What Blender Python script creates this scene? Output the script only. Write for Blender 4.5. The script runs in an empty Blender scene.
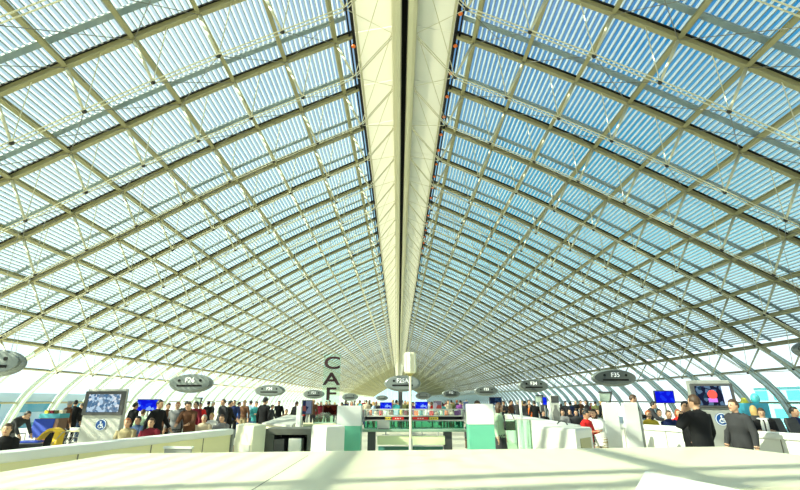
import bpy, bmesh, math, random
from mathutils import Vector, Matrix
from mathutils.kdtree import KDTree
random.seed(7)
SC = bpy.context.scene
COL = SC.collection
PI = math.pi
# ------------------------------------------------------------------ camera
FPX, CX, HY = 460.0, 398.5, 400.0
TH = math.atan((HY - 245) / FPX)
EYE = 1.8
CAMX = -0.235
cd = bpy.data.cameras.new('camera'); cam = bpy.data.objects.new('camera', cd); COL.objects.link(cam)
cam.location = (CAMX, 0, EYE); cam.rotation_euler = (PI / 2 + TH, 0, 0)
cd.sensor_width = 36; cd.lens = FPX / 800 * 36; cd.shift_x = 1.5 / 800; cd.clip_end = 3000; cd.clip_start = .05
SC.camera = cam
def ray(px, py):
    a, b = (px - CX) / FPX, (245 - py) / FPX
    return Vector((a, math.cos(TH) - math.sin(TH) * b, math.sin(TH) + math.cos(TH) * b))
def at(px, py, Y):
    d = ray(px, py); return Vector((CAMX, 0, EYE)) + d * (Y / d.y)
def onz(px, py, z):
    d = ray(px, py); return Vector((CAMX, 0, EYE)) + d * ((z - EYE) / d.z)
def fx(px, Y, z=1.2):
    """world x of picture column px at distance Y and height z"""
    D = Y * math.cos(TH) + (z - EYE) * math.sin(TH)
    return CAMX + (px - CX) * D / FPX
# ------------------------------------------------------------------ materials
MATS = {}
def mat(name, col, rough=.5, metal=0., emit=0., noise=0., scale=8., transl=0., spec=.5):
    if name in MATS: return MATS[name]
    m = bpy.data.materials.new(name); m.use_nodes = True; nt = m.node_tree; N = nt.nodes; L = nt.links
    b = N['Principled BSDF']; b.inputs['Base Color'].default_value = (*col, 1)
    b.inputs['Roughness'].default_value = rough; b.inputs['Metallic'].default_value = metal
    b.inputs['Specular IOR Level'].default_value = spec
    if emit:
        b.inputs['Emission Color'].default_value = (*col, 1); b.inputs['Emission Strength'].default_value = emit
    if noise:
        tc = N.new('ShaderNodeTexCoord'); no = N.new('ShaderNodeTexNoise'); no.inputs['Scale'].default_value = scale
        no.inputs['Detail'].default_value = 4
        mx = N.new('ShaderNodeMix'); mx.data_type = 'RGBA'
        mx.inputs['A'].default_value = (*[c * (1 - noise) for c in col], 1)
        mx.inputs['B'].default_value = (*[min(1, c * (1 + noise)) for c in col], 1)
        L.new(tc.outputs['Object'], no.inputs['Vector']); L.new(no.outputs['Fac'], mx.inputs['Factor'])
        L.new(mx.outputs['Result'], b.inputs['Base Color'])
    if transl:
        t = N.new('ShaderNodeBsdfTranslucent'); t.inputs['Color'].default_value = (*col, 1)
        ms = N.new('ShaderNodeMixShader'); ms.inputs['Fac'].default_value = transl
        L.new(b.outputs[0], ms.inputs[1]); L.new(t.outputs[0], ms.inputs[2])
        L.new(ms.outputs[0], N['Material Output'].inputs['Surface'])
    MATS[name] = m; return m
def glass(name, tint, gloss=.06, rough=.02):
    if name in MATS: return MATS[name]
    m = bpy.data.materials.new(name); m.use_nodes = True; nt = m.node_tree; N = nt.nodes; L = nt.links
    N.remove(N['Principled BSDF'])
    t = N.new('ShaderNodeBsdfTransparent'); t.inputs['Color'].default_value = (*tint, 1)
    g = N.new('ShaderNodeBsdfGlossy'); g.inputs['Roughness'].default_value = rough
    ms = N.new('ShaderNodeMixShader'); ms.inputs['Fac'].default_value = gloss
    L.new(t.outputs[0], ms.inputs[1]); L.new(g.outputs[0], ms.inputs[2]); L.new(ms.outputs[0], N['Material Output'].inputs['Surface'])
    MATS[name] = m; return m
def screen_mat(name, stops, scale=3., strength=1.2, seed=0., blocks=True):
    """a lit screen showing a patchy picture"""
    m = bpy.data.materials.new(name); m.use_nodes = True; nt = m.node_tree; N = nt.nodes; L = nt.links
    N.remove(N['Principled BSDF'])
    tc = N.new('ShaderNodeTexCoord'); mp = N.new('ShaderNodeMapping'); mp.inputs['Location'].default_value = (seed, seed * .7, seed * 1.3)
    v = N.new('ShaderNodeTexVoronoi') if blocks else N.new('ShaderNodeTexNoise'); v.inputs['Scale'].default_value = scale
    cr = N.new('ShaderNodeValToRGB'); cr.color_ramp.interpolation = 'CONSTANT' if blocks else 'LINEAR'
    els = cr.color_ramp.elements
    els[0].position, els[0].color = stops[0][0], (*stops[0][1], 1); els[1].position, els[1].color = stops[1][0], (*stops[1][1], 1)
    for p, c in stops[2:]:
        e = els.new(p); e.color = (*c, 1)
    e = N.new('ShaderNodeEmission'); e.inputs['Strength'].default_value = strength
    L.new(tc.outputs['Object'], mp.inputs['Vector']); L.new(mp.outputs[0], v.inputs['Vector'])
    L.new(v.outputs['Color' if blocks else 'Fac'], cr.inputs['Fac']); L.new(cr.outputs[0], e.inputs['Color']); L.new(e.outputs[0], N['Material Output'].inputs['Surface'])
    return m
STEEL = mat('cream_steel', (.335, .315, .175), .45, noise=.06, scale=2)
STEEL_D = mat('cable_steel', (.16, .16, .14), .4)
ROD = mat('cream_rod', (.60, .58, .42), .4)
KNOB = mat('black_knob', (.02, .02, .02), .4)
LOUVRE = mat('white_louvre', (.76, .78, .78), .6, transl=.50, noise=.04, scale=1)
_n = LOUVRE.node_tree.nodes; _l = LOUVRE.node_tree.links     # the slats are frosted glass: part of the sky shows through
_t = _n.new('ShaderNodeBsdfTransparent'); _t.inputs['Color'].default_value = (.86, .96, 1, 1); _m = _n.new('ShaderNodeMixShader'); _m.inputs['Fac'].default_value = .42
_s = _n['Material Output'].inputs['Surface'].links[0].from_socket
_l.new(_s, _m.inputs[1]); _l.new(_t.outputs[0], _m.inputs[2]); _l.new(_m.outputs[0], _n['Material Output'].inputs['Surface'])
GALV = mat('galvanised_rafter', (.30, .33, .36), .5)
GLASS_R = glass('roof_glass', (.86, .95, .97), .035)
GLASS_F = glass('facade_glass', (.80, .97, .98), .05)
GREENG = glass('green_glass', (.30, .80, .62), .10)
PALEG = glass('pale_green_glass', (.72, .93, .82), .08)
CLEARG = glass('clear_glass', (.9, .97, .94), .07)
WHITE = mat('white_lacquer', (.82, .82, .76), .42, noise=.02, scale=3)
WHITE2 = mat('white_board', (.84, .85, .82), .5, noise=.02, scale=3)
ISLE = mat('cream_white_top', (.84, .81, .61), .42, noise=.02, scale=3)
CREAM = mat('cream_lacquer', (.86, .81, .48), .45, noise=.03, scale=3)
RIDGEW = mat('ridge_panel_white', (.85, .85, .78), .55, transl=.35, noise=.04, scale=1.5)
RIDGEB = mat('ridge_beam_cream', (.70, .68, .50), .4, noise=.04, scale=1)
BLACK = mat('black_metal', (.010, .010, .010), .6, spec=.2)
DARK = mat('charcoal_panel', (.07, .07, .072), .45, noise=.1, scale=6)
GREYM = mat('grey_metal', (.30, .31, .31), .35, metal=.4, noise=.06, scale=5)
GREYP = mat('grey_paint', (.33, .34, .32), .5, noise=.05, scale=5)
GREYL = mat('pale_grey_paint', (.55, .55, .50), .5, noise=.06, scale=5)
SIGN_D = mat('sign_dark_grey', (.10, .115, .11), .35, noise=.1, scale=3)
SIGN_G = mat('sign_grey', (.22, .25, .24), .3, metal=.3, noise=.08, scale=2)
TXT = mat('sign_white_letters', (.9, .92, .92), .5, emit=.35)
MAROON = mat('maroon_letters', (.035, .006, .008), .5)
ORANGE = mat('orange_lens', (.85, .17, .02), .4)
BLUEL = mat('logo_blue', (.01, .08, .33), .4)
LOGOW = mat('logo_white', (.8, .85, .9), .5)
BLUESCR = screen_mat('blue_screen', [(0, (.005, .01, .75)), (.62, (.01, .04, .9)), (.8, (.25, .45, 1))], 9, 1.0, 1.3)
WOOD = None
# ------------------------------------------------------------------ mesh builder
class MB:
    def __init__(s): s.v, s.f, s.m = [], [], []
    def add(s, vs, fs, mi=0):
        b = len(s.v); s.v += [tuple(v) for v in vs]; s.f += [tuple(b + i for i in f) for f in fs]; s.m += [mi] * len(fs); return s
    def box(s, c, d, rz=0, mi=0, M=None):
        x, y, z = d[0] / 2, d[1] / 2, d[2] / 2
        R = M if M else Matrix.Rotation(rz, 3, 'Z')
        vs = [Vector(c) + R @ Vector((i * x, j * y, k * z)) for k in (-1, 1) for j in (-1, 1) for i in (-1, 1)]
        return s.add(vs, [(0, 2, 3, 1), (4, 5, 7, 6), (0, 1, 5, 4), (2, 6, 7, 3), (0, 4, 6, 2), (1, 3, 7, 5)], mi)
    def prism(s, pts, z0, z1, mi=0):
        n = len(pts)
        vs = [(p[0], p[1], z0) for p in pts] + [(p[0], p[1], z1) for p in pts]
        return s.add(vs, [tuple(range(n - 1, -1, -1)), tuple(range(n, 2 * n))] + [(i, (i + 1) % n, n + (i + 1) % n, n + i) for i in range(n)], mi)
    def xz(s, pts, y0, y1, mi=0):
        n = len(pts)
        vs = [(p[0], y0, p[1]) for p in pts] + [(p[0], y1, p[1]) for p in pts]
        return s.add(vs, [tuple(range(n)), tuple(range(2 * n - 1, n - 1, -1))] + [(i, n + i, n + (i + 1) % n, (i + 1) % n) for i in range(n)], mi)
    def yz(s, pts, x0, x1, mi=0):
        n = len(pts)
        vs = [(x0, p[0], p[1]) for p in pts] + [(x1, p[0], p[1]) for p in pts]
        return s.add(vs, [tuple(range(n - 1, -1, -1)), tuple(range(n, 2 * n))] + [(i, (i + 1) % n, n + (i + 1) % n, n + i) for i in range(n)], mi)
    def tube(s, p0, p1, r0, r1=None, n=8, mi=0):
        return s.path([p0, p1], [r0, r0 if r1 is None else r1], n, mi)
    def path(s, pts, r, n=8, mi=0, lat=None):
        pts = [Vector(p) for p in pts]; k = len(pts)
        if not isinstance(r, (list, tuple)): r = [r] * k
        vs = []
        for i, p in enumerate(pts):
            t = (pts[min(i + 1, k - 1)] - pts[max(i - 1, 0)]).normalized()
            a = Vector(lat) if lat else (Vector((0, 0, 1)) if abs(t.z) < .9 else Vector((1, 0, 0)))
            a = (a - t * a.dot(t)).normalized(); b = t.cross(a)
            rr = r[i] if isinstance(r[i], (tuple, list)) else (r[i], r[i])
            for j in range(n):
                q = 2 * PI * j / n; vs.append(p + a * (rr[0] * math.cos(q)) + b * (rr[1] * math.sin(q)))
        fs = [(i * n + j, i * n + (j + 1) % n, (i + 1) * n + (j + 1) % n, (i + 1) * n + j) for i in range(k - 1) for j in range(n)]
        fs += [tuple(range(n - 1, -1, -1)), tuple(range((k - 1) * n, k * n))]
        return s.add(vs, fs, mi)
    def ell(s, c, r, nu=16, nv=10, mi=0, M=None):
        c = Vector(c); vs = [Vector((0, 0, -r[2]))]
        for i in range(1, nv):
            a = -PI / 2 + PI * i / nv
            for j in range(nu):
                q = 2 * PI * j / nu; vs.append(Vector((r[0] * math.cos(a) * math.cos(q), r[1] * math.cos(a) * math.sin(q), r[2] * math.sin(a))))
        vs.append(Vector((0, 0, r[2])))
        if M: vs = [M @ v for v in vs]
        vs = [c + v for v in vs]
        fs = [(0, 1 + (j + 1) % nu, 1 + j) for j in range(nu)]
        for i in range(nv - 2):
            for j in range(nu):
                a = 1 + i * nu; fs.append((a + j, a + (j + 1) % nu, a + nu + (j + 1) % nu, a + nu + j))
        a = 1 + (nv - 2) * nu; fs += [(a + j, a + (j + 1) % nu, len(vs) - 1) for j in range(nu)]
        return s.add(vs, fs, mi)
    def mesh(s, name, mats, smooth=False):
        me = bpy.data.meshes.new(name); me.from_pydata(s.v, [], s.f)
        for m in (mats if isinstance(mats, (list, tuple)) else [mats]): me.materials.append(m)
        me.polygons.foreach_set('material_index', s.m)
        if smooth: me.polygons.foreach_set('use_smooth', [True] * len(s.f))
        me.update(); return me
    def build(s, name, mats, parent=None, loc=(0, 0, 0), rz=0, smooth=False, bev=0, label=None):
        return link(name, s.mesh(name, mats, smooth), parent, loc, rz, bev, label)
def link(name, me, parent=None, loc=(0, 0, 0), rz=0, bev=0, label=None):
    o = bpy.data.objects.new(name, me); COL.objects.link(o); o.location = loc; o.rotation_euler = (0, 0, rz)
    if parent: o.parent = parent
    if bev:
        b = o.modifiers.new('bevel', 'BEVEL'); b.width = bev; b.segments = 2; b.limit_method = 'ANGLE'
    if label: o['label'] = label
    return o
def tag(o, label, cat, group=None, kind=None):
    o['label'] = label; o['category'] = cat
    if group: o['group'] = group
    if kind: o['kind'] = kind
    return o
def thing(name, label, cat, loc=(0, 0, 0), rz=0, group=None, kind=None):
    o = bpy.data.objects.new(name, None); COL.objects.link(o); o.location = loc; o.rotation_euler = (0, 0, rz); o.empty_display_size = .1
    return tag(o, label, cat, group, kind)
def copy_tree(o, parent=None):
    c = o.copy(); COL.objects.link(c)
    if parent: c.parent = parent
    for ch in o.children: copy_tree(ch, c)
    return c
def letters(text, size, extr, name, m, parent, loc, sx=1.0, rot=(PI / 2, 0, 0), bold=0.0):
    cu = bpy.data.curves.new(name, 'FONT'); cu.body = text; cu.size = size; cu.extrude = extr; cu.align_x = 'CENTER'; cu.align_y = 'CENTER'; cu.offset = bold
    t = bpy.data.objects.new(name, cu); COL.objects.link(t)
    bpy.context.view_layer.update()
    me = bpy.data.meshes.new_from_object(t.evaluated_get(bpy.context.evaluated_depsgraph_get()))
    bpy.data.objects.remove(t)
    me.materials.clear(); me.materials.append(m)
    o = link(name, me, parent, loc); o.rotation_euler = rot; o.scale = (sx, 1, 1); return o
ONES = ['zeroth', 'first', 'second', 'third', 'fourth', 'fifth', 'sixth', 'seventh', 'eighth', 'ninth', 'tenth', 'eleventh', 'twelfth', 'thirteenth', 'fourteenth', 'fifteenth', 'sixteenth', 'seventeenth', 'eighteenth', 'nineteenth']
TENS = {2: 'twent', 3: 'thirt', 4: 'fort', 5: 'fift', 6: 'sixt', 7: 'sevent', 8: 'eight', 9: 'ninet'}
def nth(n):
    if n < 20: return ONES[n]
    if n >= 100: return 'one hundred and ' + (ONES[n - 100] if n % 100 and n < 120 else 'later') if n > 100 else 'hundredth'
    t = TENS[n // 10]
    return t + ('ieth' if n % 10 == 0 else 'y-' + ONES[n % 10])
# ------------------------------------------------------------------ the roof section (U = ridge height above the eye)
U = 13.7
CTRL = [(.150, 1.0), (.56, .799), (1.034, .532), (1.33, .362), (1.465, .272), (1.58, .19), (1.68, .112), (1.75, .035), (1.79, -.045), (1.82, -.1314)]
def catmull(P, n=40):
    out = []
    Q = [Vector((2 * P[0][0] - P[1][0], 2 * P[0][1] - P[1][1]))] + [Vector(p) for p in P] + [Vector((2 * P[-1][0] - P[-2][0], 2 * P[-1][1] - P[-2][1]))]
    for i in range(1, len(Q) - 2):
        a, b, c, d = Q[i - 1], Q[i], Q[i + 1], Q[i + 2]
        for j in range(n):
            t = j / n; out.append(.5 * (2 * b + (c - a) * t + (2 * a - 5 * b + 4 * c - d) * t * t + (3 * b - a - 3 * c + d) * t ** 3))
    out.append(Q[-2]); return out
RAW = catmull(CTRL); ARC = [0.]
for a, b in zip(RAW, RAW[1:]): ARC.append(ARC[-1] + (b - a).length)
SMAX = ARC[-1]
def S(s):
    """section point (x, z) in metres, tangent and inward normal at arc length s (U units), right-hand side"""
    s = max(0, min(SMAX, s)); i = 0
    lo, hi = 0, len(ARC) - 1
    while hi - lo > 1:
        mid = (lo + hi) // 2
        if ARC[mid] <= s: lo = mid
        else: hi = mid
    f = (s - ARC[lo]) / (ARC[lo + 1] - ARC[lo]); p = RAW[lo].lerp(RAW[lo + 1], f)
    a, b = max(0, lo - 6), min(len(RAW) - 1, lo + 7)
    t = (RAW[b] - RAW[a]).normalized()
    n = Vector((t.y, -t.x))
    if n.x > 0: n = -n
    return Vector((p.x * U, EYE + p.y * U)), t, n
def s_at_x(x):
    for i, p in enumerate(RAW):
        if p.x >= x: return ARC[i]
    return SMAX
S0 = s_at_x(.2); DS = .153
PUR = [S0 + DS * i for i in range(12)]         # last of these sits at the eave
EAVE = PUR[10]
TRANS = [PUR[11], s_at_x(1.775)]               # rails of the glazed lower facade
K0, K1 = -11, 125
def YK(k): return U * (1.059 + .2355 * k)
BAY = U * .2355
def P3(sd, s, d, y):
    """point at arc s, d metres inward, on side sd"""
    p, t, n = S(s); q = p + n * d; return Vector((sd * q.x, y, q.y))
IPROF = [(a * .85, b * .9) for a, b in [(-.09, 0), (.09, 0), (.09, .03), (.03, .04), (.03, .19), (.09, .20), (.09, .235), (-.09, .235), (-.09, .20), (-.03, .19), (-.03, .04), (-.09, .03)]]
def rib_mesh(sd):
    mb = MB(); n = len(IPROF); st = 40; vs = []
    for i in range(st + 1):
        s = SMAX * i / st
        for y, d in IPROF: vs.append(P3(sd, s, d, y))
    fs = [(i * n + j, i * n + (j + 1) % n, (i + 1) * n + (j + 1) % n, (i + 1) * n + j) for i in range(st) for j in range(n)]
    fs += [tuple(range(n)), tuple(range(st * n + n - 1, st * n - 1, -1))]
    return mb.add(vs, fs).mesh('rib', STEEL)
NODE_D = 1.95
NI = range(0, 11)
FOOTM = mat('sky_lit_foot', (.58, .68, .66), .4, noise=.05, scale=2)  # colour paled to imitate sun and sky light on the lower ribs
def foot_mesh(sd):
    mb = MB(); n = len(IPROF); st = 16; vs = []; s0 = PUR[10] + .3 * DS
    for i in range(st + 1):
        s = s0 + (SMAX - s0) * i / st; g = min(1, i / (st * .35))
        for y, d in IPROF: vs.append(P3(sd, s, d * (1.05 + 1.0 * g) + .004, y * (1.1 + .5 * g)))
    fs = [(i * n + j, i * n + (j + 1) % n, (i + 1) * n + (j + 1) % n, (i + 1) * n + j) for i in range(st) for j in range(n)]
    fs += [tuple(range(n)), tuple(range(st * n + n - 1, st * n - 1, -1))]
    return mb.add(vs, fs).mesh('arch_foot', FOOTM)
def shade_strip_mesh(sd):  # black strip standing in for the shaded side of the rib
    mb = MB(); st = 30; vs = []
    for i in range(st + 1):
        s = EAVE * i / st
        for y, d in ((-.15, .0), (-.092, .0), (-.092, .05), (-.15, .05)): vs.append(P3(sd, s, d, y))
    fs = [(i * 4 + j, i * 4 + (j + 1) % 4, (i + 1) * 4 + (j + 1) % 4, (i + 1) * 4 + j) for i in range(st) for j in range(4)]
    return mb.add(vs, fs).mesh('shade_strip', BLACK)
def strut_mesh(sd, i):
    mb = MB(); a, b = P3(sd, PUR[i], .25, 0), P3(sd, PUR[i], NODE_D, 0)
    mb.tube(a, b, .06, .035, 8); mb.ell(b, (.075, .075, .075), 8, 6, 1)
    return mb.mesh('strut', [ROD, KNOB], True)
def tie_mesh(sd):
    mb = MB()
    pts = [Vector((sd * .5, 0, EYE + U * .985))] + [P3(sd, PUR[i], NODE_D, 0) for i in NI] + [P3(sd, PUR[11], .3, 0)]
    for a, b in zip(pts, pts[1:]):
        for dy in (-.065, .065): mb.tube(a + Vector((0, dy, 0)), b + Vector((0, dy, 0)), .02, None, 5)
    return mb.mesh('tie_rod', ROD)
def brace_mesh(sd, far=False):
    mb = MB()
    for i in NI:
        a = P3(sd, PUR[i], NODE_D, 0)
        if i > 0: mb.tube(a, P3(sd, (PUR[i] + PUR[i - 1]) / 2, .2, 0), .018, None, 4)
        if far: mb.tube(P3(sd, PUR[i], .25, 0), a, .05, .03, 5)
        if i > 0: mb.tube(a, P3(sd, PUR[i - 1], .2, BAY), .012, None, 4, 1)
        if i < 10 and i % 2 == 0: mb.tube(a, P3(sd, PUR[i + 1], .2, BAY), .012, None, 4, 1)
    # fan of rods from the ridge beam to the first node
    for dy in (-BAY, BAY):
        mb.tube((sd * .5, dy, EYE + U * 1.0), P3(sd, PUR[0], NODE_D, 0), .014, None, 4)
    return mb.mesh('bracing', [ROD, STEEL_D])
RIB = {sd: rib_mesh(sd) for sd in (-1, 1)}
FOO = {sd: foot_mesh(sd) for sd in (-1, 1)}
SHD = {sd: shade_strip_mesh(sd) for sd in (-1, 1)}
TIE = {sd: tie_mesh(sd) for sd in (-1, 1)}
BRA = {sd: brace_mesh(sd) for sd in (-1, 1)}
BRF = {sd: brace_mesh(sd, True) for sd in (-1, 1)}
STR = {(sd, i): strut_mesh(sd, i) for sd in (-1, 1) for i in NI}
for k in range(K0, K1 + 1):
    num = k + 3
    lab = ('cream steel roof arch, the %s one counted from the top of the picture' % nth(num)) if num > 0 else 'cream steel roof arch spanning the hall behind the viewpoint'
    r = thing('roof_arch', lab, 'roof arch', (0, YK(k), 0), 0, 'steel roof arches along the hall', 'structure')
    for sd in (-1, 1):
        link('rib', RIB[sd], r)
        link('arch_foot', FOO[sd], r)
        if k <= 50: link('shade_strip', SHD[sd], r)
        if k <= 50: link('tie_rod', TIE[sd], r)
        if -3 <= k <= 9:
            link('bracing', BRA[sd], r)
            for i in NI: link('strut', STR[sd, i], r)
        elif k <= 50: link('bracing', BRF[sd], r)
# purlins
Y0, Y1 = YK(K0), YK(K1)
def purlin_mesh(sd, s, sc=1.):
    mb = MB(); n = len(IPROF); p, t, nn = S(s); vs = []
    for y in (Y0, Y1):
        for b, d in IPROF:
            q = p + t * (b * sc) + nn * (d * sc + .005); vs.append((sd * q.x, y, q.y))
    fs = [(j, (j + 1) % n, n + (j + 1) % n, n + j) for j in range(n)] + [tuple(range(n - 1, -1, -1)), tuple(range(n, 2 * n))]
    return mb.add(vs, fs).mesh('roof_purlin', STEEL)
for sd, nm in ((-1, 'left'), (1, 'right')):
    for i, s in enumerate(PUR[:11] + TRANS):
        o = link('roof_purlin', purlin_mesh(sd, s, .9 if i < 11 else .55))
        tag(o, '%s long cream purlin out from the ridge on the %s slope' % (nth(i + 1), nm), 'roof purlin', 'roof purlins', 'structure')
# glazing bays: pane, louvre slats above it, one walkway rafter
def pane_mesh(sd):
    mb = MB(); st = 30; vs = []
    for i in range(st + 1):
        for y in (.02, BAY - .02): vs.append(P3(sd, SMAX * i / st, -.02, y))
    return mb.add(vs, [(2 * i, 2 * i + 1, 2 * i + 3, 2 * i + 2) for i in range(st)]).mesh('window', GLASS_R, True)
NS = 11
def louvre_mesh(sd):
    mb = MB(); a, b = .004, EAVE
    n = int(round((b - a) / DS * NS))
    for i in range(n):
        s = a + (b - a) * (i + .5) / n; p, t, nn = S(s); w = (b - a) / n * U * .165
        q = p - nn * .32; c = math.cos(.25), math.sin(.25)
        tt = t * c[0] - nn * c[1]; n2 = nn * c[0] + t * c[1]
        vs = []
        for y in (0, BAY):
            for u, h in ((-w, .01), (w, .01), (w, -.01), (-w, -.01)):
                z = q + tt * u + n2 * h; vs.append((sd * z.x, y, z.y))
        mb.add(vs, [(0, 1, 5, 4), (1, 2, 6, 5), (2, 3, 7, 6), (3, 0, 4, 7)])
        q2 = p + t * (w * 1.55) - nn * .30; vs = []  # thin dark bar drawn in place of the shadow along the slat edge
        for y in (0, BAY):
            for u, h in ((-.014, .03), (.014, .03), (.014, -.01), (-.014, -.01)):
                z = q2 + t * u - nn * h; vs.append((sd * z.x, y, z.y))
        mb.add(vs, [(0, 1, 5, 4), (1, 2, 6, 5), (2, 3, 7, 6), (3, 0, 4, 7)], 1)
    return mb.mesh('louvre_slats', [LOUVRE, GALV])
def rafter_mesh(sd):
    mb = MB(); st = 24; vs = []
    for i in range(st + 1):
        s = .01 + (EAVE - .01) * i / st
        for y, d in ((-.11, -.14), (.11, -.14), (.11, -.20), (-.11, -.20)): vs.append(P3(sd, s, d, BAY * .78 + y))
    fs = [(i * 4 + j, i * 4 + (j + 1) % 4, (i + 1) * 4 + (j + 1) % 4, (i + 1) * 4 + j) for i in range(st) for j in range(4)]
    return mb.add(vs, fs).mesh('outer_rafter', GALV)
PANE = {sd: pane_mesh(sd) for sd in (-1, 1)}; LOU = {sd: louvre_mesh(sd) for sd in (-1, 1)}; RAF = {sd: rafter_mesh(sd) for sd in (-1, 1)}
wn = 0
for k in range(K0, K1):
    for sd, nm in ((-1, 'left'), (1, 'right')):
        wn += 1
        num = k + 3
        o = link('window_%d' % wn, PANE[sd], None, (0, YK(k), 0))
        tag(o, ('louvred roof glazing strip of the %s slope, %s bay from the top of the picture' % (nm, nth(num))) if num > 0 else 'louvred roof glazing strip of the %s slope behind the viewpoint' % nm, 'roof window', 'roof glazing of the %s slope' % nm, 'structure')
        link('louvre_slats', LOU[sd], o); link('outer_rafter', RAF[sd], o)
# the ridge
tn = 0
def trim(mb, m, label, cat, bev=0):
    global tn
    tn += 1
    o = mb.build('trim_%d' % tn, m, bev=bev); return tag(o, label, cat, None, 'structure')
ZR = EYE + U
for sd, nm in ((-1, 'left'), (1, 'right')):
    mb = MB(); pr = [(.11, ZR + .05), (.16, ZR - .03), (.33, ZR - .03), (.46, ZR + .06), (.50, ZR + .3), (.50, ZR + .8), (.11, ZR + .8)]
    mb.xz([(sd * a, b) for a, b in pr], Y0, Y1)
    trim(mb, RIDGEB, 'long cream ridge beam running down the hall on the %s of the black slot' % nm, 'ridge beam')
    p = S(0)[0]
    for k in range(K0, K1):
        mb = MB(); y0, y1 = YK(k) + .015, YK(k) + BAY - .015
        q = [(sd * .5, ZR + .34), (sd * .5, ZR + .40), (sd * (p.x - .02), p.y + .06), (sd * (p.x - .02), p.y)]
        mb.xz(q, y0, y1)
        tn += 1
        o = mb.build('trim_%d' % tn, RIDGEW)
        tag(o, ('white ridge lining panel %s of the ridge beam, %s bay from the top of the picture' % (nm, nth(k + 3))) if k > -3 else 'white ridge lining panel %s of the ridge beam behind the viewpoint' % nm, 'ridge panel', 'white ridge lining panels', 'structure')
    mb = MB(); mb.box((sd * (p.x - .06), (Y0 + Y1) / 2, p.y - .12), (.10, Y1 - Y0, .22)); mb.box((sd * (p.x + .1), (Y0 + Y1) / 2, p.y - .16), (.06, Y1 - Y0, .1))
    trim(mb, BLACK, 'black cable rail along the %s edge of the ridge lining' % nm, 'rail')
    mb = MB(); mb.box((sd * (p.x - .2), (Y0 + Y1) / 2, p.y - .1), (.08, Y1 - Y0, .1))
    trim(mb, ROD, 'thin cream pipe beside the black rail on the %s edge of the ridge' % nm, 'pipe')
mb = MB(); mb.box((0, (Y0 + Y1) / 2, ZR + .75), (.22, Y1 - Y0, .1)); mb.box((-.1, (Y0 + Y1) / 2, ZR + .38), (.016, Y1 - Y0, .74)); mb.box((.1, (Y0 + Y1) / 2, ZR + .38), (.016, Y1 - Y0, .74))  # black sheets over the inner beam faces imitate the gap's shade
trim(mb, BLACK, 'black sheets standing in for shade in the slot between the ridge beams', 'ridge slot')
c = 0
for k in range(-2, 9):
    for h in (0, .5):
        c += 1
        p = S(0)[0]; y = YK(k + h) + .3
        t = thing('orange_lamp', '%s small orange lamp from the top on the rail right of the ridge' % nth(c), 'lamp', (p.x - .03, y, p.y - .38), 0, 'orange lamps on the ridge rail')
        MB().ell((0, 0, .02), (.085, .085, .07), 12, 8).build('lens', ORANGE, t, smooth=True)
        MB().tube((0, 0, .06), (0, 0, .15), .05, .05, 10).build('mount', BLACK, t)
for c, k in enumerate((-.9, .1)):
    p = S(0)[0]
    t = thing('orange_lamp', '%s small orange lamp from the top on the rail left of the ridge' % nth(c + 1), 'lamp', (-p.x + .03, YK(k), p.y - .38), 0, 'orange lamps on the ridge rail')
    MB().ell((0, 0, .02), (.085, .085, .07), 12, 8).build('lens', ORANGE, t, smooth=True)
    MB().tube((0, 0, .06), (0, 0, .15), .05, .05, 10).build('mount', BLACK, t)
# ------------------------------------------------------------------ floor, outside
def floor_mat():
    m = bpy.data.materials.new('timber_floor'); m.use_nodes = True; nt = m.node_tree; N = nt.nodes; L = nt.links; b = N['Principled BSDF']
    tc = N.new('ShaderNodeTexCoord'); br = N.new('ShaderNodeTexBrick'); br.inputs['Scale'].default_value = 1.
    br.inputs['Color1'].default_value = (.42, .25, .11, 1); br.inputs['Color2'].default_value = (.50, .31, .15, 1); br.inputs['Mortar'].default_value = (.15, .09, .05, 1)
    br.inputs['Brick Width'].default_value = 2.2; br.inputs['Row Height'].default_value = .18; br.inputs['Mortar Size'].default_value = .006
    L.new(tc.outputs['Object'], br.inputs['Vector']); L.new(br.outputs['Color'], b.inputs['Base Color']); b.inputs['Roughness'].default_value = .35
    return m
MB().box((0, (Y0 + Y1) / 2, -.1), (2 * 1.86 * U, Y1 - Y0, .2)).build('floor', mat('pale_stone_floor', (.66, .63, .50), .35, noise=.06, scale=.6))
tag(MB().box((fx(231, 16.5, 0), 17, .006), (2.6, 9, .012)).build('floor_deck', floor_mat()), 'brown timber walkway between the left barrier end and the low cream cabinet', 'floor', None, 'structure')
tag(bpy.data.objects['floor'], 'pale stone floor of the departure hall', 'floor', None, 'structure')
o = MB().box((0, 200, -4.2), (1400, 1400, .4)).build('ground', mat('concrete_apron', (.62, .64, .62), .8, noise=.12, scale=.05))
tag(o, 'pale concrete airport apron outside the glass hall', 'ground', None, 'structure')
mb = MB()
for sd in (-1, 1): mb.box((sd * 1.84 * U, (Y0 + Y1) / 2, -2.05), (.6, Y1 - Y0, 3.9))
CYB = mat('cyan_cladding', (.22, .55, .62), .3, noise=.15, scale=.3); PALEB = mat('pale_cladding', (.62, .72, .72), .6, noise=.08, scale=.3)
CYW = mat('cyan_window', (.05, .33, .42), .15)
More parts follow.
